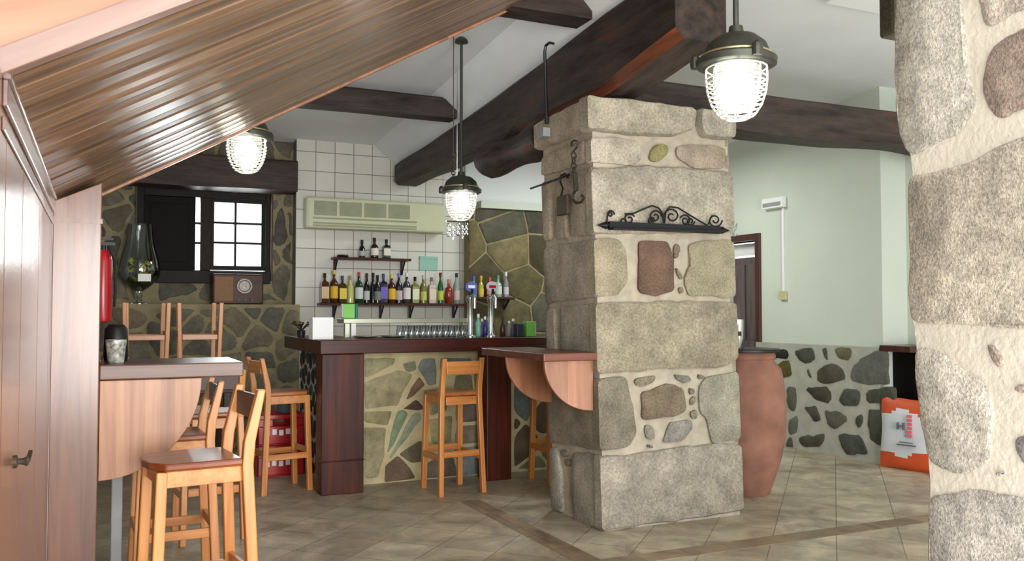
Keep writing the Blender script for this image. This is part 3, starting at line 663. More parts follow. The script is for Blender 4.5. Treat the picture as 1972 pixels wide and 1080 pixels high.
# ================================================================ STAIR SOFFIT, PANELLING
SL = math.tan(R(29.4)); TX = -.187; TZ = 1.838
SY0, SY1, SX1 = 2.05, 4.92, 2.75
st = thing('staircase', 'varnished brown wood staircase seen from below, rising right across the ceiling', 'staircase')
bm = bmesh.new(); nb = 15; bw = (SY1 - SY0 - .05) / nb; rnd = random.Random(4)
ed_ = [0]
for i in range(nb): ed_.append(ed_[-1] + rnd.uniform(.55, 1.45))
ed_ = [SY0 + .02 + e / ed_[-1] * (SY1 - SY0 - .05) for e in ed_]
for i in range(nb):
    ya, yb = ed_[i], ed_[i + 1]; bw = yb - ya
    pr_ = [(ya, .012), (ya + .01, .002), (ya + bw * .3, 0), (ya + bw * .42, .006), (ya + bw * .5, 0), (yb - .012, .0), (yb, .012), (yb, .05), (ya, .05)]
    va = [bm.verts.new((TX, y, TZ + z)) for y, z in pr_]; vb = [bm.verts.new((SX1, y, TZ + z + (SX1 - TX) * SL)) for y, z in pr_]
    n = len(pr_)
    for k in range(n): bm.faces.new((va[k], va[(k + 1) % n], vb[(k + 1) % n], vb[k]))
    bm.faces.new(va); bm.faces.new(vb)
M['soffit2'] = None
done('underside_boards', bm, M['soffit'], st)
def sloped(bm, x0, x1, y0, y1, dz0, dz1):
    hexa(bm, [(x0, y0, TZ + (x0 - TX) * SL + dz0), (x1, y0, TZ + (x1 - TX) * SL + dz0), (x1, y1, TZ + (x1 - TX) * SL + dz0), (x0, y1, TZ + (x0 - TX) * SL + dz0),
              (x0, y0, TZ + (x0 - TX) * SL + dz1), (x1, y0, TZ + (x1 - TX) * SL + dz1), (x1, y1, TZ + (x1 - TX) * SL + dz1), (x0, y1, TZ + (x0 - TX) * SL + dz1)])
bm = bmesh.new(); sloped(bm, TX, SX1, SY1 - .03, SY1 + .01, -.012, .25); done('far_stringer', bm, M['bracket_red'], st, bevel=.004)
bm = bmesh.new(); sloped(bm, TX - .3, SX1, SY0 - .03, SY0 + .02, -.012, .045); done('near_trim', bm, M['fascia'], st, bevel=.004)
bm = bmesh.new(); sloped(bm, TX - .5, SX1, SY0, SY0 + .03, .045, .62); done('near_panel', bm, M['orange'], st)
# panelled partition with boards
pa = thing('wood_panelling', 'glossy vertical board panelling under the staircase at the left edge', 'panelling')
bm = bmesh.new(); box(bm, TX - .06, TX, 4.0, 4.19, 0, TZ)
yy = [1.2, 1.62, 1.86, 2.16, 2.62, 3.3, 4.0]
for i in range(6): box(bm, TX - .06, TX, yy[i] + .002, yy[i + 1] - .002, 0, TZ)
done('board_panel', bm, M['panel'], pa, bevel=.005)
bm = bmesh.new()
hexa(bm, [(TX, 4.19, 0), (0, 4.19, 0), (0, 4.9, 0), (TX, 4.9, 0), (TX, 4.19, TZ - .02), (0, 4.19, TZ - .02 + .16 * SL), (0, 4.9, TZ - .02 + .16 * SL), (TX, 4.9, TZ - .02)])
done('end_post', bm, M['panel'], pa, bevel=.004)
bm = bmesh.new(); hexa(bm, [(TX + .002, 4.18, TZ - .11), (.004, 4.18, TZ - .11), (.004, 4.189, TZ - .11), (TX + .002, 4.189, TZ - .11), (TX + .002, 4.18, TZ - .09), (.004, 4.18, TZ - .09), (.004, 4.189, TZ - .09), (TX + .002, 4.189, TZ - .09)])
done('post_moulding', bm, M['panel'], pa)
bm = bmesh.new(); box(bm, TX, TX + .010, SY0, 4.185, TZ - .07, TZ - .015); box(bm, TX, TX + .016, SY0, 4.185, TZ - .015, TZ - .002); box(bm, TX, TX + .006, SY0, 4.185, TZ - .12, TZ - .09)
done('top_moulding', bm, wood('moulding_wood', (88, 66, 60), (124, 98, 90), 'Y', .2, .6), pa, bevel=.004)
q = PX(45, 888, TX + .02)
bm = bmesh.new(); lathe(bm, [(.016, 0), (.016, .006), (.007, .01), (.009, .022), (.013, .028), (.008, .032)], 14)
for v in bm.verts: v.co = Vector((TX + v.co.z, q.y + v.co.x, q.z + v.co.y))
bar(bm, (TX + .03, q.y, q.z), (TX + .03, q.y + .09, q.z + .01), .009, .009, side=(0, 0, 1))
done('latch', bm, M['rust'], pa, smooth=True)
# ================================================================ LEFT LEDGE TABLE
def quarter(bm, x_in, x_out, zt, h, y0, y1, n=14):
    c = []; c.append((x_in, zt)); 
    for k in range(n + 1):
        a = R(90 * k / n); c.append((x_in + (x_out - x_in) * math.cos(a), zt - h * math.sin(a)))
    va = [bm.verts.new((x, y0, z)) for x, z in c]; vb = [bm.verts.new((x, y1, z)) for x, z in c]
    for k in range(len(c)): bm.faces.new((va[k], va[(k + 1) % len(c)], vb[(k + 1) % len(c)], vb[k]))
    bm.faces.new(va); bm.faces.new(vb)
t = thing('wall_ledge', 'thick brown bar ledge on the panelled wall at left with rounded bracket', 'ledge table', (0, 4.19, 0))
bm = bmesh.new(); box(bm, 0, .60, 0, .50, 1.055, 1.12); done('ledge_top', bm, M['ledge'], t, bevel=.006)
bm = bmesh.new(); quarter(bm, .003, .42, 1.052, .43, .02, .05); done('bracket', bm, M['bracket'], t, bevel=.003)
bm = bmesh.new(); quarter(bm, .003, .42, 1.052, .43, .43, .46); done('bracket', bm, M['bracket'], t, bevel=.003)
# things on the ledge
q = PY(223, 695, 4.33)
g_ = thing('tin_cup', 'silvery patterned metal cup standing on the left ledge', 'cup', (q.x, 4.33, 1.12))
bm = bmesh.new(); lathe(bm, [(.03, 0), (.034, .005), (.044, .1), (.045, .105), (.041, .1), (.03, .01)], 24); done('cup_body', bm, plain('dimpled_metal', (196, 196, 186), .35, metal=.3, nz=.4, nscale=45), g_, smooth=True)
q = PY(206, 690, 4.55)
bm = bmesh.new(); lathe(bm, [(.05, 0), (.055, .02), (.05, .15), (.035, .17)], 18); tag(done('dark_jar', bm, M['black'], smooth=True, loc=(max(.07, q.x), 4.55, 1.12)), 'black round jar behind the silvery cup on the ledge', 'jar')
# white pipe under the ledge
bm = bmesh.new(); box(bm, .06, .11, 4.62, 4.67, 0, .62); tag(done('white_post', bm, M['grey'], bevel=.006), 'short pale grey post standing under the left ledge', 'post')
# ================================================================ PILLAR LEDGE
z = 1.10; xr = cx(1.08) - .018
t = thing('pillar_ledge', 'brown wooden ledge on the left side of the central pillar with two brackets', 'ledge table', (xr, 4.70, 0))
bm = bmesh.new(); box(bm, -.37, -.0, 0, .95, 1.052, 1.10); done('ledge_top', bm, M['ledge2'], t, bevel=.005)
for y in (.05, .60):
    bm = bmesh.new(); quarter(bm, -.002, -.34, 1.05, .31, y, y + .025); done('bracket', bm, M['bracket_red'], t, bevel=.003)
# ================================================================ BAR
br = thing('bar_counter', 'L-shaped bar with dark wooden top, thick posts and crazy-paved stone front', 'bar counter', (1.47, 6.485, 0))
L_ = 3.0
bm = bmesh.new(); box(bm, 0, L_, 0, .62, 1.035, 1.14); box(bm, 0, .42, .62, 1.4, 1.035, 1.14)
done('counter_top', bm, M['bar_wood'], br, bevel=.006)
for x0, w in ((.015, .32),):
    bm = bmesh.new(); box(bm, x0, x0 + w, .01, .2, 0, 1.034); box(bm, x0 - .004, x0 + w + .004, .004, .2, .24, .252)
    done('post', bm, M['bar_leg'], br, bevel=.01)
q0 = PY(937, 700, 6.5).x - 1.47; q1 = PY(985, 700, 6.5).x - 1.47
bm = bmesh.new(); box(bm, q0, q1, .01, .2, 0, 1.034); done('post', bm, M['bar_leg'], br, bevel=.01)
bm = bmesh.new(); cl = bm.loops.layers.float_color.new('scol'); box(bm, .14, L_, .30, .45, 0, 1.034)
cols = [(128, 120, 84), (118, 108, 70), (104, 112, 88), (98, 78, 54), (96, 104, 100), (140, 130, 96), (84, 66, 48), (112, 104, 64)]
FY = 6.785
hand = [([(702, 690), (762, 688), (756, 704), (730, 714), (702, 728)], (134, 128, 88)), ([(702, 736), (728, 726), (768, 712), (792, 722), (792, 728), (776, 752), (766, 780), (702, 786)], (138, 128, 88)),
 ([(812, 690), (838, 690), (842, 740), (826, 742), (804, 708)], (98, 104, 96)), ([(808, 726), (820, 742), (782, 770), (790, 750)], (104, 78, 52)),
 ([(702, 792), (756, 790), (748, 818), (702, 812)], (128, 120, 76)), ([(702, 820), (744, 824), (738, 880), (728, 918), (702, 922)], (134, 124, 86)),
 ([(764, 792), (778, 788), (784, 796), (758, 856), (746, 872)], (104, 124, 88)), ([(794, 798), (806, 794), (812, 806), (770, 858), (756, 876), (748, 882)], (122, 132, 104)),
 ([(768, 874), (806, 848), (828, 862), (822, 884), (790, 890)], (92, 86, 62)), ([(742, 896), (764, 876), (786, 896), (800, 920), (740, 928)], (96, 74, 54)),
 ([(776, 786), (802, 768), (818, 786), (806, 790)], (88, 62, 50)), ([(848, 690), (906, 690), (912, 706), (850, 716)], (98, 106, 96)),
 ([(826, 752), (850, 744), (862, 790), (828, 800)], (120, 116, 74)), ([(824, 808), (870, 800), (868, 850), (832, 856)], (122, 114, 70)),
 ([(912, 716), (936, 712), (936, 760), (916, 756)], (126, 120, 74)), ([(876, 722), (908, 720), (912, 762), (872, 760)], (112, 104, 66)),
 ([(876, 770), (936, 768), (936, 810), (878, 812)], (92, 78, 66)), ([(878, 820), (936, 818), (936, 850), (876, 856)], (104, 92, 70)),
 ([(874, 864), (936, 858), (936, 920), (890, 922)], (102, 108, 106)), ([(812, 896), (870, 866), (880, 924), (812, 926)], (96, 84, 66)), ([(774, 700), (800, 694), (800, 712), (784, 716)], (112, 110, 84))]
for k, (pp, col) in enumerate(hand):
    q = [(PY(a, b, FY).x, PY(a, b, FY).z) for a, b in pp]; q = [(a, max(.01, min(1.02, b))) for a, b in q]
    stone(bm, cl, q, lambda a, b: Vector((a - 1.47, FY - 6.485, b)), (0, -1, 0), .010, tuple(v * 1.15 for v in col), cut=.012, step=.05, jit=.012, seed=k * 2.7)
for k, q in enumerate(cells(PY(990, 800, FY).x, 1.47 + L_, .02, 1.02, .26, 77, 1.1, .03)):
    stone(bm, cl, q, lambda a, b: Vector((a - 1.47, FY - 6.485, b)), (0, -1, 0), .010, random.Random(k).choice(cols), cut=.03, seed=k + 60)
finish_stone('stone_front', bm, [M['mortar_bar'], M['slate']], br)
bm = bmesh.new(); cl = bm.loops.layers.float_color.new('scol'); box(bm, .14, .28, .452, 1.38, 0, 1.034)
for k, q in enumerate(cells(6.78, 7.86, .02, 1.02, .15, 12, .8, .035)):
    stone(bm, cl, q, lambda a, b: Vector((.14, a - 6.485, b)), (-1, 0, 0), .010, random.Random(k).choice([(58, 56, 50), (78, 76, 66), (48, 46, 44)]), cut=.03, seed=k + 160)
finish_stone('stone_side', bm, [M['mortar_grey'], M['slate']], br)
# ================================================================ STOOLS
def make_stool(label, rail_mat, seat_mat):
    t = thing('bar_stool', label, 'stool', group='pine bar stools')
    H = .75
    bm = bmesh.new()
    o_ = [(-.165, -.15), (-.175, .0), (-.17, .13), (-.1, .175), (0, .185), (.1, .175), (.17, .13), (.175, 0), (.165, -.15)]
    va = [bm.verts.new((x, y, H - .028)) for x, y in o_]; vb = [bm.verts.new((x, y, H)) for x, y in o_]
    for k in range(9): bm.faces.new((va[k], va[(k + 1) % 9], vb[(k + 1) % 9], vb[k]))
    bm.faces.new(va); bm.faces.new(vb); done('seat', bm, seat_mat, t, bevel=.008)
    for s in (-1, 1):
        bm = bmesh.new(); bar(bm, (s * .153, .165, 0), (s * .14, .14, H - .03), .04, .04); done('leg', bm, M['pine'], t, bevel=.005)
        bm = bmesh.new(); w = .02
        P = [(-.20, 0), (-.165, H - .03), (-.172, H + .06), (-.215, 1.005)]
        rings = []
        for i, (y, z_) in enumerate(P):
            xx = s * (.175 - .022 * min(1, z_ / H)); d_ = .021 if i < 3 else .015
            rings.append([bm.verts.new((xx + a * .018, y + b * d_, z_)) for a, b in ((-1, -1), (1, -1), (1, 1), (-1, 1))])
        for i in range(3):
            for k in range(4): bm.faces.new((rings[i][k], rings[i][(k + 1) % 4], rings[i + 1][(k + 1) % 4], rings[i + 1][k]))
        bm.faces.new(rings[0]); bm.faces.new(rings[-1]); done('leg', bm, M['pine'], t, bevel=.005)
    bm = bmesh.new(); box(bm, -.125, .125, -.185, -.165, H - .09, H - .03); box(bm, -.125, .125, .125, .145, H - .09, H - .03); 
    for s in (-1, 1): box(bm, s * .142 - .01, s * .142 + .01, -.15, .125, H - .09, H - .03)
    done('apron', bm, M['pine_x'], t, bevel=.003)
    bm = bmesh.new(); bar(bm, (-.135, -.208, .935), (.135, -.208, .935), .018, .095, side=(0, 1, 0)); done('back_rail', bm, rail_mat, t, bevel=.004)
    for z_, y in ((.30, .16), (.30, -.187)):
        bm = bmesh.new(); bar(bm, (-.145, y, z_), (.145, y, z_), .02, .045, side=(0, 1, 0)); done('stretcher', bm, M['pine_x'], t, bevel=.003)
    for s in (-1, 1):
        bm = bmesh.new(); bar(bm, (s * .158, -.17, .27), (s * .158, .145, .27), .02, .045, side=(1, 0, 0)); done('stretcher', bm, M['pine_y'], t, bevel=.003)
    return t
def stool(proto, x, y, ang, label, first=False, z=0, flip=False):
    o = proto if first else copy_tree(proto); o.location = (x, y, z); o.rotation_euler = (R(180) if flip else 0, 0, R(ang)); o['label'] = label; return o
A = make_stool('a', M['dark_panel'], M['seat']); B = make_stool('b', M['pine_x'], M['seat_pale'])
for o, d_ in ((A, 1),): pass
NS = stool(A, .345, 3.76, 97, 'nearest pine bar stool with glossy brown seat at the left, below the rounded bracket', True)
stool(A, .33, 4.74, 92, 'pine bar stool tucked beneath the left ledge, seen edge-on behind the nearest stool')
stool(A, .60, 5.66, 6, 'pine bar stool just beyond the right end of the left ledge')
stool(B, 2.43, 6.31, 4, 'pine bar stool with orange back rail standing alone in front of the stone bar front', True)
stool(B, 1.27, 6.88, -80, 'pine bar stool at the left end of the bar, in front of the red crates')
stool(B, 3.34, 6.30, 0, 'pine bar stool mostly hidden behind the pillar under its ledge')
NS.scale = (1.04, 1.04, 1.035)
# table with two upturned stools
t = thing('wooden_table', 'dark table against the stone wall holding the two upturned stools', 'table', (.58, 8.40, 0))
bm = bmesh.new(); box(bm, -.5, .5, -.26, .30, .635, .675); done('tabletop', bm, M['dark_panel'], t, bevel=.004)
for sx in (-1, 1):
    for sy in (-.22, .26):
        bm = bmesh.new(); box(bm, sx * .45 - .03, sx * .45 + .03, sy - .03, sy + .03, 0, .635); done('leg', bm, M['dark_panel'], t, bevel=.004)
for px, lb in ((281, 'left of the two upturned pine stools, legs in the air against the stone wall'), (382, 'right of the two upturned pine stools, below the old radio')):
    xx = PY(px, 600, 8.30).x
    stool(B, xx, 8.32, 180, lb, z=1.428, flip=True)
# ================================================================ BOTTLES
GL = {}
def glassm(key, c):
    if key not in GL: GL[key] = plain('bottle_glass_' + key, c, .12, coat=.4, nz=.03)
    return GL[key]
LB = {}
def labm(c):
    if c not in LB: LB[c] = plain('bottle_label', c, .6, nz=.02)
    return LB[c]
PRO = {'tall': [(.034, 0), (.037, .004), (.037, .17), (.03, .2), (.014, .235), (.0125, .28)],
       'round': [(.036, 0), (.042, .01), (.043, .13), (.036, .165), (.015, .19), (.013, .235)],
       'square': [(.04, 0), (.044, .004), (.044, .15), (.036, .168), (.014, .178), (.013, .215)],
       'slim': [(.028, 0), (.031, .004), (.030, .18), (.022, .21), (.012, .24), (.011, .29)]}
def bottle(kind, x, y, z, h, g, lab, cap, label, group, nm='bottle'):
    t = thing(nm, label, 'bottle', (x, y, z), 0, group); pr_ = PRO[kind]; s = (h - .03) / pr_[-1][1]
    bm = bmesh.new(); seg = 4 if kind == 'square' else 16
    lathe(bm, [(r * (1.2 if seg == 4 else 1), zz * s) for r, zz in pr_], seg)
    if seg == 4:
        for v in bm.verts: v.co = Matrix.Rotation(R(45), 3, 'Z') @ v.co
    done('glass_body', bm, glassm(str(g), g), t, smooth=seg != 4, bevel=.004 if seg == 4 else 0)
    bm = bmesh.new()
    lathe(bm, [(.0155, pr_[-1][1] * s - .015), (.0155, h)], 12); done('cap', bm, labm(cap), t, smooth=True)
    if lab:
        r = pr_[1][0] + .0012; bm = bmesh.new()
        if seg == 4: box(bm, -r * .82, r * .82, -r * .87, -r * .84, .035 * s, .13 * s)
        else:
            k = [(r * math.cos(R(a)), r * math.sin(R(a))) for a in range(-160, -19, 20)]
            for i in range(len(k) - 1):
                bm.faces.new([bm.verts.new((k[i][0], k[i][1], .035 * s)), bm.verts.new((k[i + 1][0], k[i + 1][1], .035 * s)), bm.verts.new((k[i + 1][0], k[i + 1][1], .13 * s)), bm.verts.new((k[i][0], k[i][1], .13 * s))])
            bmesh.ops.remove_doubles(bm, verts=bm.verts, dist=.0005)
            gm = bmesh.ops.solidify(bm, geom=bm.faces[:], thickness=-.0008)
        done('paper_label', bm, labm(lab), t)
    return t
SZ = PY(750, 584, 9.0).z
amber = (74, 34, 16); dkg = (14, 24, 16); grn = (20, 96, 34); blk = (14, 13, 15); clr = (176, 182, 178); yel = (150, 140, 60)
W_ = (222, 218, 208); CR = (214, 186, 140); YL = (222, 176, 40)
row = [(625, 526, 'square', amber, CR, blk, 'brown bottle with cream label and black cap, leftmost on the long shelf'),
 (643, 520, 'round', amber, YL, (206, 190, 90), 'amber bottle with golden label and yellow cap, second from the left'),
 (659, 531, 'square', (60, 56, 20), (226, 200, 90), (40, 70, 90), 'short olive bottle with yellow label, third from the left'),
 (674, 531, 'tall', (190, 190, 110), None, (180, 120, 90), 'pale yellow clear bottle standing above the green box'),
 (691, 524, 'round', (16, 60, 26), (206, 214, 210), (196, 50, 74), 'dark green bottle with red cap and white label'),
 (706, 526, 'slim', blk, (190, 190, 190), (40, 40, 46), 'black bottle with grey neck band right of the red capped bottle'),
 (720, 525, 'slim', (24, 22, 22), None, (20, 20, 20), 'tall slim black bottle without label, under the middle of the top shelf'),
 (725, 530, 'tall', (18, 18, 22), (120, 120, 120), blk, 'black bottle with small grey label beside the slim black one'),
 (738, 527, 'square', (30, 26, 60), (112, 100, 190), (40, 70, 140), 'dark bottle with violet label and blue cap'),
 (754, 528, 'round', amber, YL, (220, 196, 70), 'round amber bottle with yellow cap right of the violet label'),
 (768, 526, 'tall', (28, 24, 30), (190, 180, 186), (120, 120, 190), 'dark bottle with pale label and lilac cap'),
 (783, 525, 'round', (60, 58, 62), (224, 214, 218), (220, 220, 220), 'dark bottle with large white label and white cap'),
 (799, 533, 'square', (120, 122, 40), (224, 224, 196), blk, 'short yellow green bottle with white label and black stopper'),
 (815, 530, 'tall', (120, 112, 50), (196, 192, 96), (190, 184, 160), 'olive bottle with yellowish label, left of the mint card'),
 (831, 534, 'square', (190, 170, 150), (226, 206, 190), (140, 110, 80), 'pinkish cream bottle with pale label below the mint card'),
 (848, 525, 'slim', grn, (196, 206, 60), (110, 40, 34), 'bright green bottle with lime label and red brown cap'),
 (864, 538, 'round', (140, 46, 28), None, (196, 130, 120), 'rust red bottle without label near the right end of the shelf'),
 (879, 526, 'tall', (150, 160, 150), (210, 190, 186), (30, 30, 34), 'clear bottle with black cap, last one on the long shelf')]
for px, top, kd, g, lb, cp, lab in row:
    q = PY(px, 584, 9.0); yb = 9.0 if px != 725 else 8.965
    h = PY(px, top, 9.0).z - SZ
    if kd == 'slim' and px == 720: yb = 9.035
    bottle(kd, q.x, yb, SZ + .001, max(.2, h), g, lb, cp, lab, 'bottles on the long bar shelf')
TZ2 = PY(720, 497, 9.0).z
for px, top, kd, g, lb, cp, lab in [(697, 462, 'slim', blk, (170, 170, 170), blk, 'left slim black bottle on the upper shelf'), (721, 458, 'round', (30, 30, 30), W_, blk, 'middle dark bottle with big white label on the upper shelf'), (744, 461, 'square', (26, 28, 28), W_, blk, 'right dark square bottle with low white label on the upper shelf')]:
    q = PY(px, 500, 9.0); bottle(kd, q.x, 9.0, TZ2 + .001, PY(px, top, 9.0).z - TZ2, g, lb, cp, lab, 'bottles on the upper shelf')
# shelves
def shelf(x0, x1, y0, y1, z, label, brk, bh, name='bottle_shelf'):
    t = thing(name, label, 'shelf', (x0, y1, z)); bm = bmesh.new(); box(bm, 0, x1 - x0, y0 - y1, 0, -.025, 0); done('shelf_board', bm, M['bar_leg'], t, bevel=.003)
    for bx in brk:
        bm = bmesh.new(); box(bm, bx - x0 - .012, bx - x0 + .012, -.02, 0, -bh, -.025); bar(bm, (bx - x0, -.015, -bh + .01), (bx - x0, -(y1 - y0) * .8, -.03), .016, .012); done('bracket', bm, M['black'], t)
    return t
shelf(PY(614, 584, 9.0).x, PY(894, 584, 9.0).x, 8.93, 9.088, SZ, 'long dark shelf crowded with liquor bottles on the white tiles', [PY(p, 600, 9.08).x for p in (642, 732, 789, 873)], .16)
shelf(PY(641, 498, 9.0).x, PY(789, 498, 9.0).x, 8.94, 9.088, TZ2, 'short dark upper shelf with three bottles', [PY(p, 515, 9.08).x for p in (644, 773)], .17)
q = PY(660, 496, 9.0); bm = bmesh.new(); lathe(bm, [(.05, 0), (.06, .01), (.055, .025)], 18); tag(done('ashtray', bm, M['black'], loc=(q.x, 9.0, TZ2), smooth=True), 'flat black ashtray at the left end of the upper shelf', 'ashtray')
# short shelf on the stone pier, behind the taps
Z3 = PY(930, 572, 8.85).z
shelf(PY(905, 572, 8.85).x, PY(985, 572, 8.85).x, 8.76, 8.948, Z3, 'short dark shelf on the olive stone wall behind the beer taps', [PY(973, 580, 8.9).x], .14)
for px, top, kd, g, lb, cp, lab in [(912, 532, 'tall', (90, 150, 110), (90, 96, 170), (90, 96, 180), 'greenish bottle with blue cap above the left tap'), (926, 531, 'slim', (190, 170, 50), (210, 190, 70), (210, 170, 60), 'yellow bottle with yellow cap above the beer taps'),
    (943, 534, 'round', (150, 70, 60), (210, 150, 150), (200, 90, 80), 'reddish bottle with pink label above the taps'), (959, 530, 'round', (150, 180, 160), (190, 210, 196), (90, 160, 120), 'pale green bottle with green cap near the right end'), (974, 524, 'slim', (140, 130, 150), (200, 196, 200), (220, 220, 216), 'tall pale bottle with white stopper, rightmost beside the pillar')]:
    q = PY(px, 572, 8.85); bottle(kd, q.x, 8.85, Z3 + .001, PY(px, top, 8.85).z - Z3, g, lb, cp, lab, 'bottles on the short shelf')
# mint card on tiles
a = PY(808, 494, 9.08); b = PY(843, 521, 9.08)
bm = bmesh.new(); box(bm, a.x, b.x, 9.076, 9.089, b.z, a.z); box(bm, a.x, b.x, 9.070, 9.089, a.z - .025, a.z + .005); tag(done('wall_card', bm, M['pale_green'], bevel=.002), 'mint green card fixed to the white tiles right of the upper shelf', 'card')
# air conditioner
a = PY(592, 378, 8.9); b = PY(858, 446, 8.9); xa, xb, za, zb = a.x, b.x, PY(592, 438, 8.9).z, a.z
t = thing('air_conditioner', 'long cream air conditioning unit mounted on the white tiled wall', 'air conditioner', (xa, 9.088, za)); W = xb - xa; H = zb - za
bm = bmesh.new(); v = box(bm, 0, W, -.19, 0, 0, H); done('housing', bm, M['ac'], t, bevel=.02)
bm = bmesh.new(); n = 4; gw = (W * .70) / n
for i in range(n):
    x0 = .07 + i * gw; box(bm, x0, x0 + gw - .03, -.196, -.188, H * .42, H * .88)
    for k in range(7): box(bm, x0, x0 + gw - .03, -.2, -.195, H * .44 + k * H * .065, H * .44 + k * H * .065 + .008)
done('intake_grille', bm, M['ac_dark'], t)
bm = bmesh.new(); box(bm, .06, W * .78, -.2, -.188, .045, .06); box(bm, .06, W * .78, -.197, -.188, .02, .035); box(bm, .06, W * .78, -.2, -.188, .095, .11); done('outlet_slat', bm, M['ac_dark'], t)
# ================================================================ BAR TOP THINGS
def on_bar(px, dy=.3): # x on the plane y at counter top
    return PY(px, 655, 6.485 + dy).x
BZ = 1.141
# white box, steel glass rack with green box and teal bottle
x = PY(602, 640, 6.62).x; x2 = PY(642, 640, 6.62).x; zt = PY(620, 611, 6.62).z
bm = bmesh.new(); box(bm, 0, x2 - x, 0, .13, 0, zt - BZ); tag(done('white_carton', bm, M['white'], loc=(x, 6.62, BZ), bevel=.003), 'plain white box on the left corner of the bar top', 'box')
# small branches in a pot behind the white box
RY = 7.0
x0, x1 = PY(662, 620, RY).x, PY(902, 620, RY).x; zt = PY(780, 613, RY).z; zb = PY(780, 622, RY).z
t = thing('glass_rack', 'long steel rail rack raised above the bar top on posts', 'rack', (x0, RY, BZ))
bm = bmesh.new(); box(bm, 0, x1 - x0, 0, .22, zb - BZ, zt - BZ); done('shelf_board', bm, M['steel'], t, bevel=.004)
for xx in (.03, PY(681, 640, RY).x - x0, x1 - x0 - .03):
    bm = bmesh.new(); box(bm, xx - .02, xx + .02, .0, .04, 0, zb - BZ); done('post', bm, M['steel'] if xx != PY(681, 640, RY).x - x0 else M['white'], t, bevel=.003)
q = PY(676, 613, RY); h = PY(676, 585, RY).z - zt
t = thing('napkin_holder', 'bright green napkin box on the left end of the steel rack', 'napkin holder', (q.x, RY + .1, zt + .001), 0, 'green napkin boxes')
bm = bmesh.new(); box(bm, -.048, .048, -.04, .04, 0, h); done('box_body', bm, M['green'], t, bevel=.006); bm = bmesh.new(); box(bm, -.053, -.049, -.035, .035, .01, h - .01); done('side_plate', bm, M['white'], t)
q = PY(692, 613, RY); bm = bmesh.new(); lathe(bm, [(.014, 0), (.014, h * .9), (.008, h)], 12); tag(done('teal_can', bm, M['teal'], loc=(q.x, RY + .1, zt + .001), smooth=True), 'narrow teal can right of the green box on the steel rack', 'can')
NB = 6.68
q = PY(1018, 652, NB); h = PY(1018, 619, NB).z - BZ
t = thing('napkin_holder', 'bright green napkin box on the bar top next to the pillar', 'napkin holder', (q.x, NB, BZ), 0, 'green napkin boxes')
bm = bmesh.new(); box(bm, -.04, .045, -.045, .045, 0, h); done('box_body', bm, M['green'], t, bevel=.006); bm = bmesh.new(); box(bm, .046, .05, -.04, .04, .01, h - .01); done('side_plate', bm, M['white'], t)
q = PY(1000, 652, NB); bm = bmesh.new(); box(bm, -.028, .028, -.04, .04, 0, h * .86); tag(done('navy_box', bm, M['navy'], loc=(q.x, NB + .02, BZ), bevel=.004), 'small navy box left of the green napkin box by the pillar', 'box')
# beer taps
def tap(px, label, badge, col):
    q = PY(px, 655, 6.72); H = PY(px, 560, 6.72).z - BZ
    t = thing('beer_tap', label, 'beer tap', (q.x, 6.72, BZ), 0, 'beer taps')
    bm = bmesh.new(); lathe(bm, [(.05, 0), (.05, .012), (.028, .02), (.024, .05), (.022, H * .72), (.03, H * .78), (.034, H * .86), (.02, H * .9)], 20); done('column', bm, M['chrome'], t, smooth=True)
    bm = bmesh.new(); tube(bm, [(0, 0, H * .86), (0, -.06, H * .9), (0, -.1, H * .82), (0, -.1, H * .62)], .011, 10); done('spout', bm, M['chrome'], t, smooth=True)
    bm = bmesh.new(); bar(bm, (0, -.03, H * .9), (0, -.045, H * 1.04), .018, .018); done('handle', bm, M['black'], t, bevel=.003)
    bm = bmesh.new(); lathe(bm, [(.052, -.006), (.055, 0), (.052, .006)], 24)
    for v in bm.verts: v.co = Vector((v.co.x, v.co.z - .03, v.co.y * .8 + H * 1.09))
    bd_ = done('badge', bm, badge, t, smooth=True)
    bm = bmesh.new(); box(bm, -.03, .03, -.038, -.036, H * 1.09 - .012, H * 1.09 + .012); done('badge_band', bm, col, bd_)
tap(905, 'left chrome beer tap with round blue badge', plain('blue_badge', (92, 104, 176), .4), M['white'])
tap(945, 'right chrome beer tap with round white and red badge', plain('pale_badge', (206, 200, 214), .4), M['red'])
# things clustered round the taps
k = [(921, 'mint soap bottle between the two beer taps', (120, 190, 170), .19, .022), (928, 'slender magenta bottle between the taps', (130, 50, 110), .15, .016), (934, 'dark blue bottle left of the right tap', (30, 40, 110), .17, .018), (941, 'light blue bottle just behind the right tap', (60, 150, 190), .16, .02),
     (968, 'brown pepper mill right of the taps', (70, 40, 28), .17, .024), (980, 'grey metal shaker right of the pepper mill', (150, 150, 150), .13, .02), (988, 'tall black-and-grey dispenser next to the navy box', (90, 94, 92), .15, .022)]
for i, (px, lab, c, h, r) in enumerate(k):
    q = PY(px, 652, 6.86 if i % 2 else 6.8); t = thing('small_bottle' if i < 4 else ('pepper_mill' if i == 4 else 'shaker'), lab, 'bottle' if i < 4 else 'condiment', (q.x, 6.86 if i % 2 else 6.8, BZ), 0, 'small bottles by the taps')
    m = plain('small_bottle_colour', c, .25, nz=.03)
    bm = bmesh.new(); lathe(bm, [(r * .9, 0), (r, .005), (r, h * .6), (r * .5, h * .72), (r * .4, h * .85)], 14); done('bottle_body', bm, m, t, smooth=True)
    bm = bmesh.new(); lathe(bm, [(r * .5, h * .84), (r * .5, h)], 12); done('cap', bm, M['white'] if i != 4 else M['rust'], t, smooth=True)
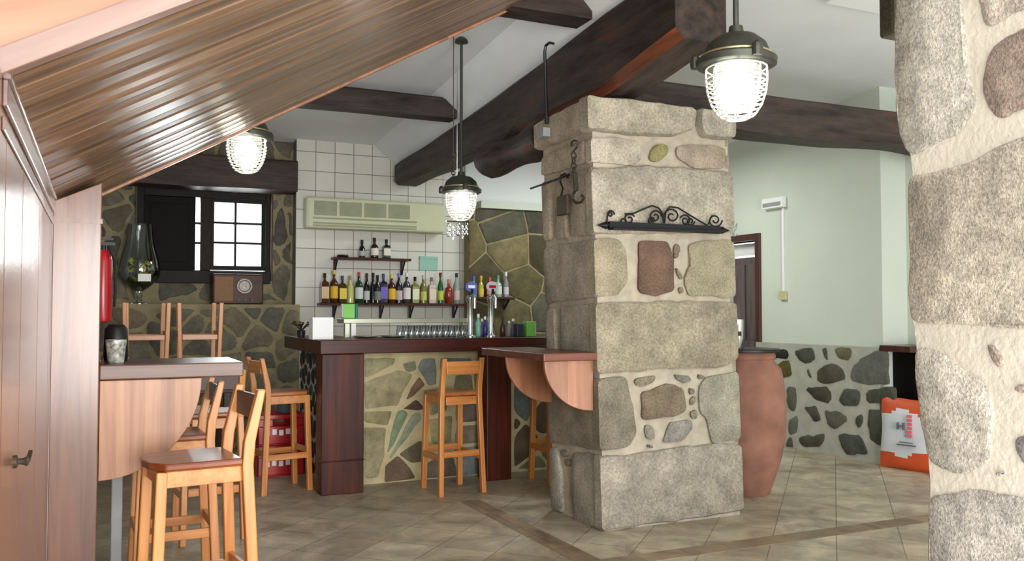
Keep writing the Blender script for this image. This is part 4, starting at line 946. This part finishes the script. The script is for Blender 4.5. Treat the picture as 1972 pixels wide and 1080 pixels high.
# upturned glasses in rows behind the counter on the bar top
rnd = random.Random(11); gm_ = thin_glass('tumbler_glass', (.86, .88, .9, 1), .8, .12); gp = bmesh.new()
lathe(gp, [(.030, 0), (.032, .004), (.026, .09), (.022, .095)], 16); me = bpy.data.meshes.new('drinking_glass'); gp.to_mesh(me); gp.free(); me.shade_smooth(); me.materials.append(gm_)
gi = 0
words = ['in the front row', 'in the second row']
for r_, yy in enumerate((6.86, 6.95)):
    for i in range(12):
        px = 770 + i * 11 + r_ * 5; o = bpy.data.objects.new('drinking_glass', me); C.objects.link(o); o.location = (PY(px, 650, yy).x, yy, BZ)
        tag(o, 'upturned clear glass in the ' + ('front' if r_ == 0 else 'back') + ' row beneath the steel rack', 'glass', 'upturned glasses on the bar top')
bm = bmesh.new(); lathe(bm, [(.06, 0), (.10, .012), (.105, .018)], 20)
p_ = bpy.data.meshes.new('saucer'); bm.to_mesh(p_); bm.free(); p_.shade_smooth(); p_.materials.append(M['steel'])
for i, px in enumerate((700, 750)):
    o = bpy.data.objects.new('steel_tray', p_); C.objects.link(o); o.location = (PY(px, 650, 6.95).x, 6.88, BZ)
    tag(o, ('left' if i == 0 else 'right') + ' one of two low steel trays on the bar top beneath the rack', 'tray', 'steel trays')
# dried branches at the left bar corner
q = PY(580, 655, 7.3)
t = thing('dried_twigs', 'bundle of dark dried twigs at the left end of the bar top', 'twigs', (q.x, 7.3, BZ)); bm = bmesh.new()
lathe(bm, [(.03, 0), (.035, .05), (.03, .06)], 12); done('pot', bm, M['black'], t, smooth=True); bm = bmesh.new()
for i in range(16):
    a = rnd.uniform(0, 6.28); l = rnd.uniform(.02, .09); pts = [(0, 0, .05), (l * .5 * math.cos(a), l * .5 * math.sin(a), .09), (l * math.cos(a), l * math.sin(a), rnd.uniform(.1, .13))]; tube(bm, pts, .004, 5)
    torus(bm, pts[-1], .008, .005, 'Z', 8, 5)
done('twigs', bm, M['rust'], t)
# ================================================================ RED CRATES
def crate(z, label, first=None):
    if first: t = copy_tree(first); t['label'] = label; t.location.z = z; return t
    q = PZ(533, 905, 0); t = thing('bottle_crate', label, 'crate', (1.37, 7.58, z), R(0), 'red bottle crates'); bm = bmesh.new(); w, d_, h = .19, .15, .25; th = .012
    box(bm, -w, w, -d_, d_, 0, th); box(bm, -w, -w + th, -d_, d_, th, h); box(bm, w - th, w, -d_, d_, th, h)
    for y in (-d_, d_ - th):
        box(bm, -w, w, y, y + th, th, h * .62); box(bm, -w, -.07, y, y + th, h * .62, h * .86); box(bm, .07, w, y, y + th, h * .62, h * .86); box(bm, -w, w, y, y + th, h * .86, h)
    done('crate_body', bm, M['red'], t, bevel=.004)
    bm = bmesh.new()
    for i in range(5): box(bm, -.13 + i * .055, -.095 + i * .055, -d_ - .004, -d_ + .001, .08 + (.008 if i % 2 else 0), .125 + (.008 if i % 2 else 0))
    done('printed_band', bm, M['white'], t)
    return t
c0 = crate(.0, 'lower red plastic bottle crate with white print, behind the left bar stool'); crate(.252, 'upper red plastic bottle crate stacked behind the left bar stool', c0)
bm = bmesh.new(); lathe(bm, [(.05, 0), (.06, .02), (.06, .1), (.04, .12)], 14); tag(done('grey_pot', bm, plain('slate_blue_pot', (90, 104, 112), .5), loc=(1.42, 7.58, .503), smooth=True), 'small slate-blue pot on top of the red crates', 'pot')
# ================================================================ RADIO, BIG GLASS, EXTINGUISHER
a = PY(410, 526, 8.95); b = PY(508, 579, 8.95); LZ = 1.421
t = thing('vintage_radio', 'old wooden table radio on the stone ledge under the window', 'radio', (a.x, 8.97, LZ)); W = b.x - a.x; H = a.z - LZ
bm = bmesh.new(); box(bm, 0, W, 0, .2, 0, H); done('radio_case', bm, M['radio'], t, bevel=.015)
bm = bmesh.new(); box(bm, .02, W * .4, -.006, .004, .03, H - .03); done('speaker_cloth', bm, M['cloth'], t, bevel=.004)
bm = bmesh.new(); torus(bm, (W * .62, -.004, H * .6), .065, .012, 'Y'); tube(bm, [(W * .62, -.008, H * .6), (W * .62, .002, H * .6)], .05, 20); done('dial', bm, plain('dial_face', (156, 148, 136), .3, nz=.3, nscale=50), t, smooth=True)
for i in range(3):
    bm = bmesh.new(); tube(bm, [(W * .5 + i * .065, -.02, .045), (W * .5 + i * .065, .002, .045)], .014, 12); done('knob', bm, M['black'], t, smooth=True)
q = PY(268, 581, 9.05); cxg = q.x
t = thing('giant_goblet', 'giant clear glass goblet filled with yellow flowers and greenery', 'goblet', (cxg, 9.05, LZ))
Hg = PY(268, 432, 9.05).z - LZ
bm = bmesh.new(); lathe(bm, [(.09, 0), (.09, .008), (.03, .02), (.018, .05), (.03, .09), (.03, .12), (.1, .17), (.175, .26), (.185, .32), (.17, .42), (.13, .56), (.11, Hg), (.105, Hg), (.125, .56), (.165, .42), (.18, .32), (.17, .265), (.095, .178), (.02, .13)], 32)
done('goblet_bowl', bm, thin_glass('goblet_glass', (.9, .93, .91, 1), .8, .05), t, smooth=True)
f = thing('flower_arrangement', 'yellow flowers and dark green leaves inside the giant glass goblet', 'flowers', (cxg, 9.05, LZ + .2))
fl = bmesh.new(); lf = bmesh.new(); rnd = random.Random(9)
for i in range(150):
    a = rnd.uniform(0, 6.28); r = rnd.uniform(.02, .125); z = rnd.uniform(0, .22) ; r *= (.75 + z) if z < .1 else (1.1 - z * .9); c = Vector((r * math.cos(a), r * math.sin(a), z))
    yel_ = (r * math.cos(a) > .02 and i % 2 == 0) or i % 7 == 0
    n = Vector((rnd.uniform(-1, 1), rnd.uniform(-1, 0), rnd.uniform(-.5, 1))).normalized(); u = n.orthogonal().normalized(); w = n.cross(u)
    if yel_:
        for k in range(6):
            e = (u * math.cos(k * 1.047) + w * math.sin(k * 1.047)) * .032; s_ = n.cross(e).normalized() * .01
            fl.faces.new([fl.verts.new(c), fl.verts.new(c + e * .6 + s_), fl.verts.new(c + e + n * .006), fl.verts.new(c + e * .6 - s_)])
    else:
        e = u * rnd.uniform(.03, .055); s_ = w * .014
        lf.faces.new([lf.verts.new(c), lf.verts.new(c + e * .5 + s_ + n * .008), lf.verts.new(c + e), lf.verts.new(c + e * .5 - s_ + n * .008)])
for i in range(14):
    a = rnd.uniform(0, 6.28); tube(lf, [(0, 0, 0), (.05 * math.cos(a), .05 * math.sin(a), .15), (.08 * math.cos(a), .08 * math.sin(a), rnd.uniform(.22, .33))], .003, 5)
done('blossoms', fl, M['yellow'], f); done('greenery', lf, M['leaf'], f)
bm = bmesh.new(); box(bm, -.02, .09, -.205, -.2, -.03, .04); tag(done('gift_tag', bm, M['white'], loc=(cxg, 9.05, LZ + .24)), 'small white tag hanging on the giant goblet', 'tag')
q = PX(207, 485, .06); ey = 6.3; ez1 = 1.35 + 115 / F * 6.3 * .97
t = thing('fire_extinguisher', 'red fire extinguisher hanging on the left wall behind the panelling', 'fire extinguisher', (.012, 6.3, 1.28))
bm = bmesh.new(); lathe(bm, [(.03, 0), (.05, .01), (.055, .04), (.055, .4), (.045, .45), (.025, .47)], 20); done('cylinder', bm, M['red'], t, smooth=True)
bm = bmesh.new(); lathe(bm, [(.02, .47), (.02, .5)], 12); box(bm, -.02, .07, -.012, .012, .5, .52); box(bm, -.02, .06, -.012, .012, .535, .55); vv = done('valve', bm, M['black'], t)
bm = bmesh.new(); tube(bm, [(.03, -.03, .49), (.07, -.04, .4), (.075, -.04, .2), (.07, -.03, .1)], .009, 8); done('hose', bm, M['black'], vv, smooth=True)
bm = bmesh.new(); box(bm, -.0715, -.05, -.03, .03, .25, .31); done('wall_hook', bm, M['grey'], t)
# ================================================================ JAR + TABLE TOP, MUG, BAG
JX, JY = PY(1443, 940, 5.25).x, 5.25 + .02
t = thing('terracotta_jar', 'tall terracotta wine jar serving as a table base beside the pillar', 'jar', (JX, JY, 0))
bm = bmesh.new(); lathe(bm, [(.15, 0), (.165, .02), (.20, .12), (.25, .28), (.28, .45), (.285, .62), (.275, .78), (.262, .88), (.25, .93), (.215, .965), (.20, .99), (.212, 1.005), (.212, 1.03), (.2, 1.05)], 40)
done('jar_body', bm, M['terracotta'], t, smooth=True)
bm = bmesh.new(); lathe(bm, [(.255, 0), (.26, .005), (.26, .02), (.255, .025)], 36)
tag(done('round_tabletop', bm, M['black'], loc=(JX - .02, JY, 1.051), smooth=True), 'thin black round tabletop resting on the terracotta jar', 'tabletop')
q = PY(1420, 663, 5.15)
t = thing('metal_canister', 'small brushed metal canister standing on the black round tabletop', 'canister', (q.x, 5.15, 1.077)); h = PY(1420, 615, 5.15).z - 1.077
bm = bmesh.new(); lathe(bm, [(.043, 0), (.045, .003), (.045, h)], 24); done('canister_body', bm, M['chrome'], t, smooth=True)
bm = bmesh.new(); box(bm, -.03, .0, -.047, -.043, h * .45, h * .6); done('dark_mark', bm, M['black'], t)
# bag
A_ = Vector((6.13, 5.66, 0)); B_ = Vector((6.25, 5.20, 0)); d_ = (B_ - A_); Wd = d_.length; ang = math.atan2(d_.y, d_.x); Hb = .62
dist = (A_ - CAM).xy.length; Hb = (plane(1682, 766, A_, (CAM - A_).xy.to_3d())).z
t = thing('cement_bag', 'orange and white paper bag with printed letters leaning at the right wall', 'bag', (A_.x, A_.y, 0), ang)
import functools
bm = bmesh.new(); nx, nz = 14, 22; TH = .15
W2 = Wd * 1.12
def bagp(i, j, s):
    u, v = i / nx, j / nz; e = (math.sin(math.pi * u) ** .45) * (math.sin(math.pi * v) ** .45) if 0 < u < 1 and 0 < v < 1 else 0
    wob = .006 * noise.noise(Vector((u * 4, v * 6, s)))
    return Vector(((u - .0) * W2 + .01 * math.sin(v * 9) * (u - .5), TH / 2 + s * (TH / 2) * e + wob + v * .05, v * Hb + .006 * math.sin(u * 8)))
def matof(i, j):
    u, v = (i + .5) / nx, (j + .5) / nz
    top = v > .78 + (.10 * math.exp(-((u - .42) / .16) ** 2)) - .0; bot = v < .25 - .09 * math.exp(-((u - .38) / .13) ** 2) + (.03 if u > .6 else 0)
    return 0 if (top or bot) else 1
for s in (-1, 1):
    g = [[bm.verts.new(bagp(i, j, s)) for i in range(nx + 1)] for j in range(nz + 1)]
    for j in range(nz):
        for i in range(nx):
            fc = bm.faces.new((g[j][i], g[j][i + 1], g[j + 1][i + 1], g[j + 1][i])); fc.material_index = matof(i, j)
bmesh.ops.remove_doubles(bm, verts=bm.verts, dist=.004)
done('paper_sack', bm, [M['orange_bag'], M['bag_white']], t, smooth=True)
def bx_on_bag(bm, u0, u1, v0, v1):
    for_ = -.012; box(bm, u0 * W2, u1 * W2, for_, for_ + .02, v0 * Hb, v1 * Hb)
bm = bmesh.new(); bx_on_bag(bm, .36, .385, .58, .68); bx_on_bag(bm, .455, .48, .58, .68); bx_on_bag(bm, .385, .455, .62, .64); done('printed_letter', bm, M['grey_text'], t)
bm = bmesh.new()
for k in range(6): bx_on_bag(bm, .53, .6, .48 + k * .055, .52 + k * .055)
done('vertical_print', bm, M['pink'], t)
bm = bmesh.new(); bx_on_bag(bm, .36, .66, .36, .375); bx_on_bag(bm, .4, .62, .40, .41); done('small_print', bm, M['grey_text'], t)
# ================================================================ LAMPS
def lamp(x, y, z, s, rod_top, label, tilt=0):
    """z = centre of the cage opening ring; s = scale"""
    t = thing('caged_lamp', label, 'pendant lamp', (x, y, z), 0, 'caged pendant lamps')
    bm = bmesh.new(); lathe(bm, [(.135 * s, -.015 * s), (.148 * s, -.01 * s), (.15 * s, .012 * s), (.135 * s, .02 * s), (.125 * s, .035 * s), (.11 * s, .07 * s), (.075 * s, .1 * s), (.03 * s, .112 * s), (.025 * s, .14 * s)], 36); done('hood', bm, M['hood'], t, smooth=True)
    bm = bmesh.new(); torus(bm, (0, 0, .026 * s), .128 * s, .006 * s); done('brass_band', bm, plain('old_brass', (176, 168, 126), .35, metal=.7), t, smooth=True)
    for a in (20, 140, 260):
        bm = bmesh.new()
        c = Vector((math.cos(R(a)) * .152 * s, math.sin(R(a)) * .152 * s, .01 * s)); lathe(bm, [(.018 * s, -.02 * s), (.02 * s, 0), (.018 * s, .022 * s), (.006 * s, .035 * s)], 10, c)
        done('clamp_nut', bm, M['hood'], t, smooth=True)
    bm = bmesh.new(); lathe(bm, [(.085 * s, -.016 * s), (.088 * s, -.06 * s), (.08 * s, -.13 * s), (.055 * s, -.175 * s), (.02 * s, -.19 * s)], 24); gb = done('glass_globe', bm, M['globe'], t, smooth=True)
    bm = bmesh.new(); lathe(bm, [(.02 * s, -.02 * s), (.045 * s, -.05 * s), (.058 * s, -.085 * s), (.052 * s, -.12 * s), (.025 * s, -.145 * s)], 20); done('bulb', bm, M['bulb'], gb, smooth=True)
    bm = bmesh.new(); pf_ = [(.112, -.02), (.113, -.06), (.108, -.11), (.092, -.16), (.066, -.198), (.04, -.212)]
    for k in range(8):
        a = R(k * 45 + 10); tube(bm, [(r * s * math.cos(a), r * s * math.sin(a), zz * s) for r, zz in pf_], .0036 * s, 6)
    for zz, r in ((-.02, .112), (-.06, .113), (-.078, .1125), (-.096, .11), (-.114, .107), (-.132, .102), (-.150, .096), (-.168, .087), (-.185, .077), (-.2, .063), (-.212, .04)):
        torus(bm, (0, 0, zz * s), r * s, .0034 * s, seg=26, rs=5)
    done('wire_cage', bm, M['cage'], t, smooth=True)
    bm = bmesh.new(); tube(bm, [(0, 0, .13 * s), (0, 0, rod_top)], .011 * s, 10); lathe(bm, [(.05, 0), (.045, .02), (.02, .04)][::-1], 16, (0, 0, rod_top - .04)); done('hanging_rod', bm, M['hood'], t, smooth=True)
    l = bpy.data.lights.new('lamp_light', 'POINT'); l.energy = 22 * s * s; l.color = (1, .97, .9); l.shadow_soft_size = .05; lo = bpy.data.objects.new('lamp_light', l); C.objects.link(lo); lo.location = (0, 0, -.09 * s); lo.parent = t
    return t
q = PY(1418, 122, 2.635); 
lamp(q.x, 2.635, q.z, 1.0, min(ceil_z(2.635) - q.z, 9), 'large caged pendant lamp hanging in front of the pillar, nearest and brightest')
q = PY(888, 368, 5.95); lamp(q.x, 5.95, q.z, 1.0, ceil_z(5.95) - q.z, 'caged pendant lamp hanging over the bar in front of the tiles')
q = PY(475, 262, 5.27); lamp(q.x, 5.27, q.z, 1.0, ceil_z(5.27) - q.z, 'caged pendant lamp at left, partly behind the staircase underside')
# chains beside the second lamp
def chain(bm, p, n, r=.014, w=.0035, ax=0):
    for i in range(n):
        c = Vector(p) - Vector((0, 0, i * r * 1.5)); torus(bm, c, r, w, 'X' if (i + ax) % 2 else 'Y', 14, 5)
q = PY(873, 300, 5.95); bm = bmesh.new(); chain(bm, (q.x, 5.95, q.z), 9)
# hook it to the beam by a wire up to the ceiling
tube(bm, [(q.x, 5.95, q.z), (q.x, 5.95, ceil_z(5.95))], .003, 5)
tag(done('iron_chain', bm, M['rust'], smooth=True), 'short grey chain hanging just left of the lamp over the bar', 'chain')
q = PY(880, 434, 6.5); bm = bmesh.new(); q_ = []
for i, (dx, dz) in enumerate(((-.07, -.03), (-.03, -.05), (.01, -.02), (.05, -.04), (.08, -.02))): chain(bm, (q.x + dx, 6.5, q.z + dz + .03), 5, .013, .003, i)
tube(bm, [(q.x - .09, 6.5, q.z + .03), (q.x + .1, 6.5, q.z + .03)], .006); tube(bm, [(q.x, 6.5, q.z + .03), (q.x, 6.5, ceil_z(6.5))], .003, 5)
tag(done('hanging_chimes', bm, M['chrome'], smooth=True), 'glinting metal chimes hanging below the lamp over the bar', 'chimes')
# ================================================================ IRONWORK ON PILLAR
IY = 4.675
def ip(px, py): return PY(px, py, IY)
t = thing('wrought_iron_rack', 'black wrought iron scroll rack fixed to the front of the pillar', 'rack', ip(1270, 440))
base_ = t.location.copy()
def loc_pts(pts): return [ip(*p) - base_ for p in pts]
bm = bmesh.new(); a, b = ip(1172, 434), ip(1386, 443)
bar(bm, a - base_, b - base_, .05, .03, side=(0, 0, 1)); bar(bm, ip(1172, 441) - base_ + Vector((0, -.03, 0)), ip(1386, 447) - base_ + Vector((0, -.03, 0)), .012, .06, side=(0, 0, 1)); 
done('rail', bm, M['iron'], t, bevel=.003)
for (c, s) in (((1172, 434), -1), ((1386, 443), 1)):
    bm = bmesh.new(); p = ip(*c) - base_; tube(bm, [p, p + Vector((s * .02, 0, 0)), p + Vector((s * .035, 0, 0)), p + Vector((s * .08, 0, 0))], [.012, .024, .018, .002], 10); done('finial', bm, M['iron'], t, smooth=True)
def spiral(cx_, cy_, r0, r1, a0, turns, n=26):
    return [(cx_ + (r0 + (r1 - r0) * k / n) * math.cos(a0 + turns * 6.283 * k / n), cy_ + (r0 + (r1 - r0) * k / n) * math.sin(a0 + turns * 6.283 * k / n)) for k in range(n + 1)]
scrolls = [[(1204, 412), (1220, 411), (1240, 402), (1256, 396), (1268, 400), (1276, 410), (1278, 430)], [(1280, 430), (1282, 408), (1290, 398), (1306, 400), (1330, 415), (1362, 434)],
 spiral(1262, 417, 13, 3, 0, -1.4), spiral(1294, 416, 16, 3, 2.6, 1.5), spiral(1212, 422, 11, 3, -.5, -1.3), spiral(1320, 424, 11, 3, 3.6, 1.3), spiral(1377, 424, 14, 3, 0, 1.5), spiral(1176, 412, 7, 2, .2, -1.2), [(1170, 434), (1169, 424), (1170, 414), (1178, 405)],
 [(1364, 432), (1368, 420), (1372, 415)], spiral(1330, 426, 8, 3, 0, 1.2), spiral(1200, 426, 8, 3, 3.1, -1.2), spiral(1256, 424, 8, 2, 1, 1.3)]
for s_ in scrolls:
    bm = bmesh.new(); tube(bm, loc_pts(s_), .0055, 6); done('scroll', bm, M['iron'], t, smooth=True)
bm = bmesh.new()
for px in (1185, 1372): 
    p = ip(px, 438) - base_; tube(bm, [p, p + Vector((0, .045, 0))], .006, 8)
done('fixing_pin', bm, M['iron'], t)
# rod, padlock, chain and hook on the left side of the pillar
def lp(px, py, off=.05): return plane(px, py, (2.822 - off, 0, 0), (1, 0, SH))
t = thing('iron_wall_rod', 'thin black iron rod sticking out across the left side of the pillar', 'rod', lp(1060, 350)); b0 = t.location.copy()
bm = bmesh.new(); tube(bm, [lp(1022, 363) - b0, lp(1070, 346) - b0, lp(1094, 337) - b0, lp(1098, 336, -.01) - b0], .007, 8); done('rod_bar', bm, M['iron'], t, smooth=True)
t = thing('padlock', 'old rusty padlock hanging from the iron rod on the pillar', 'padlock', lp(1084, 390)); b0 = t.location.copy()
bm = bmesh.new(); q1, q2 = lp(1075, 379) - b0, lp(1096, 412) - b0; box(bm, -.015, .015, min(q1.y, q2.y), max(q1.y, q2.y), q2.z, q1.z); done('lock_body', bm, M['rust'], t, bevel=.006)
bm = bmesh.new(); tube(bm, [lp(*p) - b0 for p in ((1080, 380), (1084, 362), (1079, 350), (1080, 338), (1088, 334), (1094, 342))], .006, 8); done('shackle', bm, M['iron'], t, smooth=True)
t = thing('chain_hook', 'rusty iron chain with balance hook hanging on the corner of the pillar', 'hook', lp(1107, 330)); b0 = t.location.copy()
bm = bmesh.new(); tube(bm, [lp(*p) - b0 for p in ((1104, 292), (1112, 282), (1112, 272), (1106, 270), (1100, 274), (1101, 282))], .006, 8); 
for i in range(4):
    c = lp(1105, 299 + i * 10) - b0; torus(bm, c, .018, .005, 'X' if i % 2 else 'Y', 14, 6)
tube(bm, [lp(1104, 278) - b0, lp(1104, 278, -.012) - b0], .006, 6)
done('chain_links', bm, M['rust'], t, smooth=True)
bm = bmesh.new(); bar(bm, lp(1107, 332) - b0, lp(1110, 368) - b0, .028, .02); done('hook_block', bm, M['rust'], t, bevel=.004)
bm = bmesh.new(); tube(bm, [lp(*p) - b0 for p in ((1109, 366), (1104, 374), (1103, 384), (1110, 391), (1120, 389), (1125, 380), (1120, 376))], .008, 8); done('hook_end', bm, M['rust'], t, smooth=True)
# cable conduit and junction box
def bp(px, py): return PX(px, py, 2.675)
t = thing('cable_conduit', 'black cable conduit running down the big beam to a grey socket', 'conduit', bp(1050, 170)); b0 = t.location.copy()
bm = bmesh.new(); tube(bm, [bp(*p) - b0 for p in ((1066, 84), (1058, 82), (1051, 88), (1049, 100), (1051, 180), (1053, 238))], [.009, .009, .010, .011, .012, .015], 8); done('conduit_tube', bm, M['black'], t, smooth=True)
bm = bmesh.new(); c = PX(1048, 256, 2.66) - b0; box(bm, c.x - .03, c.x + .025, c.y - .045, c.y + .045, c.z - .03, c.z + .03); done('socket_box', bm, M['grey'], t, bevel=.005)
# ================================================================ LIGHT
w = bpy.data.worlds.new('World'); bpy.context.scene.world = w; w.use_nodes = True
bg = w.node_tree.nodes['Background']; bg.inputs[0].default_value = (.93, .97, 1.0, 1); bg.inputs[1].default_value = 1.5
def area(name, loc, rot, sx, sy, e, col):
    l = bpy.data.lights.new(name, 'AREA'); l.shape = 'RECTANGLE'; l.size = sx; l.size_y = sy; l.energy = e; l.color = col
    o = bpy.data.objects.new(name, l); C.objects.link(o); o.location = loc; o.rotation_euler = rot; return o
area('daylight_rear_window', (1.0, -2.6, 1.5), (R(116), 0, R(-6)), 4.6, 2.4, 300, (1, .98, .95))
area('upward_fill', (3.4, .6, .25), (R(165), 0, 0), 3.0, 2.0, 120, (.97, .98, 1))  # unseen low area light, added to brighten the ceiling from below
area('daylight_window', (.95, 9.75, 2.1), (R(-90), 0, 0), 1.2, .8, 30, (.95, .98, 1))
# unseen fill lights added overhead, on the right-hand side and at the front
area('overhead_fill', (4.6, 7.4, 3.05), (0, 0, 0), 1.2, .3, 30, (.95, 1, .93))
area('overhead_fill', (3.3, 1.2, 3.3), (0, 0, 0), 1.5, 1.0, 20, (1, .98, .95))
sc = bpy.context.scene; sc.view_settings.view_transform = 'Standard'; sc.view_settings.look = 'None'; sc.view_settings.gamma = 1
sc.view_settings.use_curve_mapping = False; sc.view_settings.exposure = .8
sc.cycles.max_bounces = 8; sc.cycles.use_denoising = True
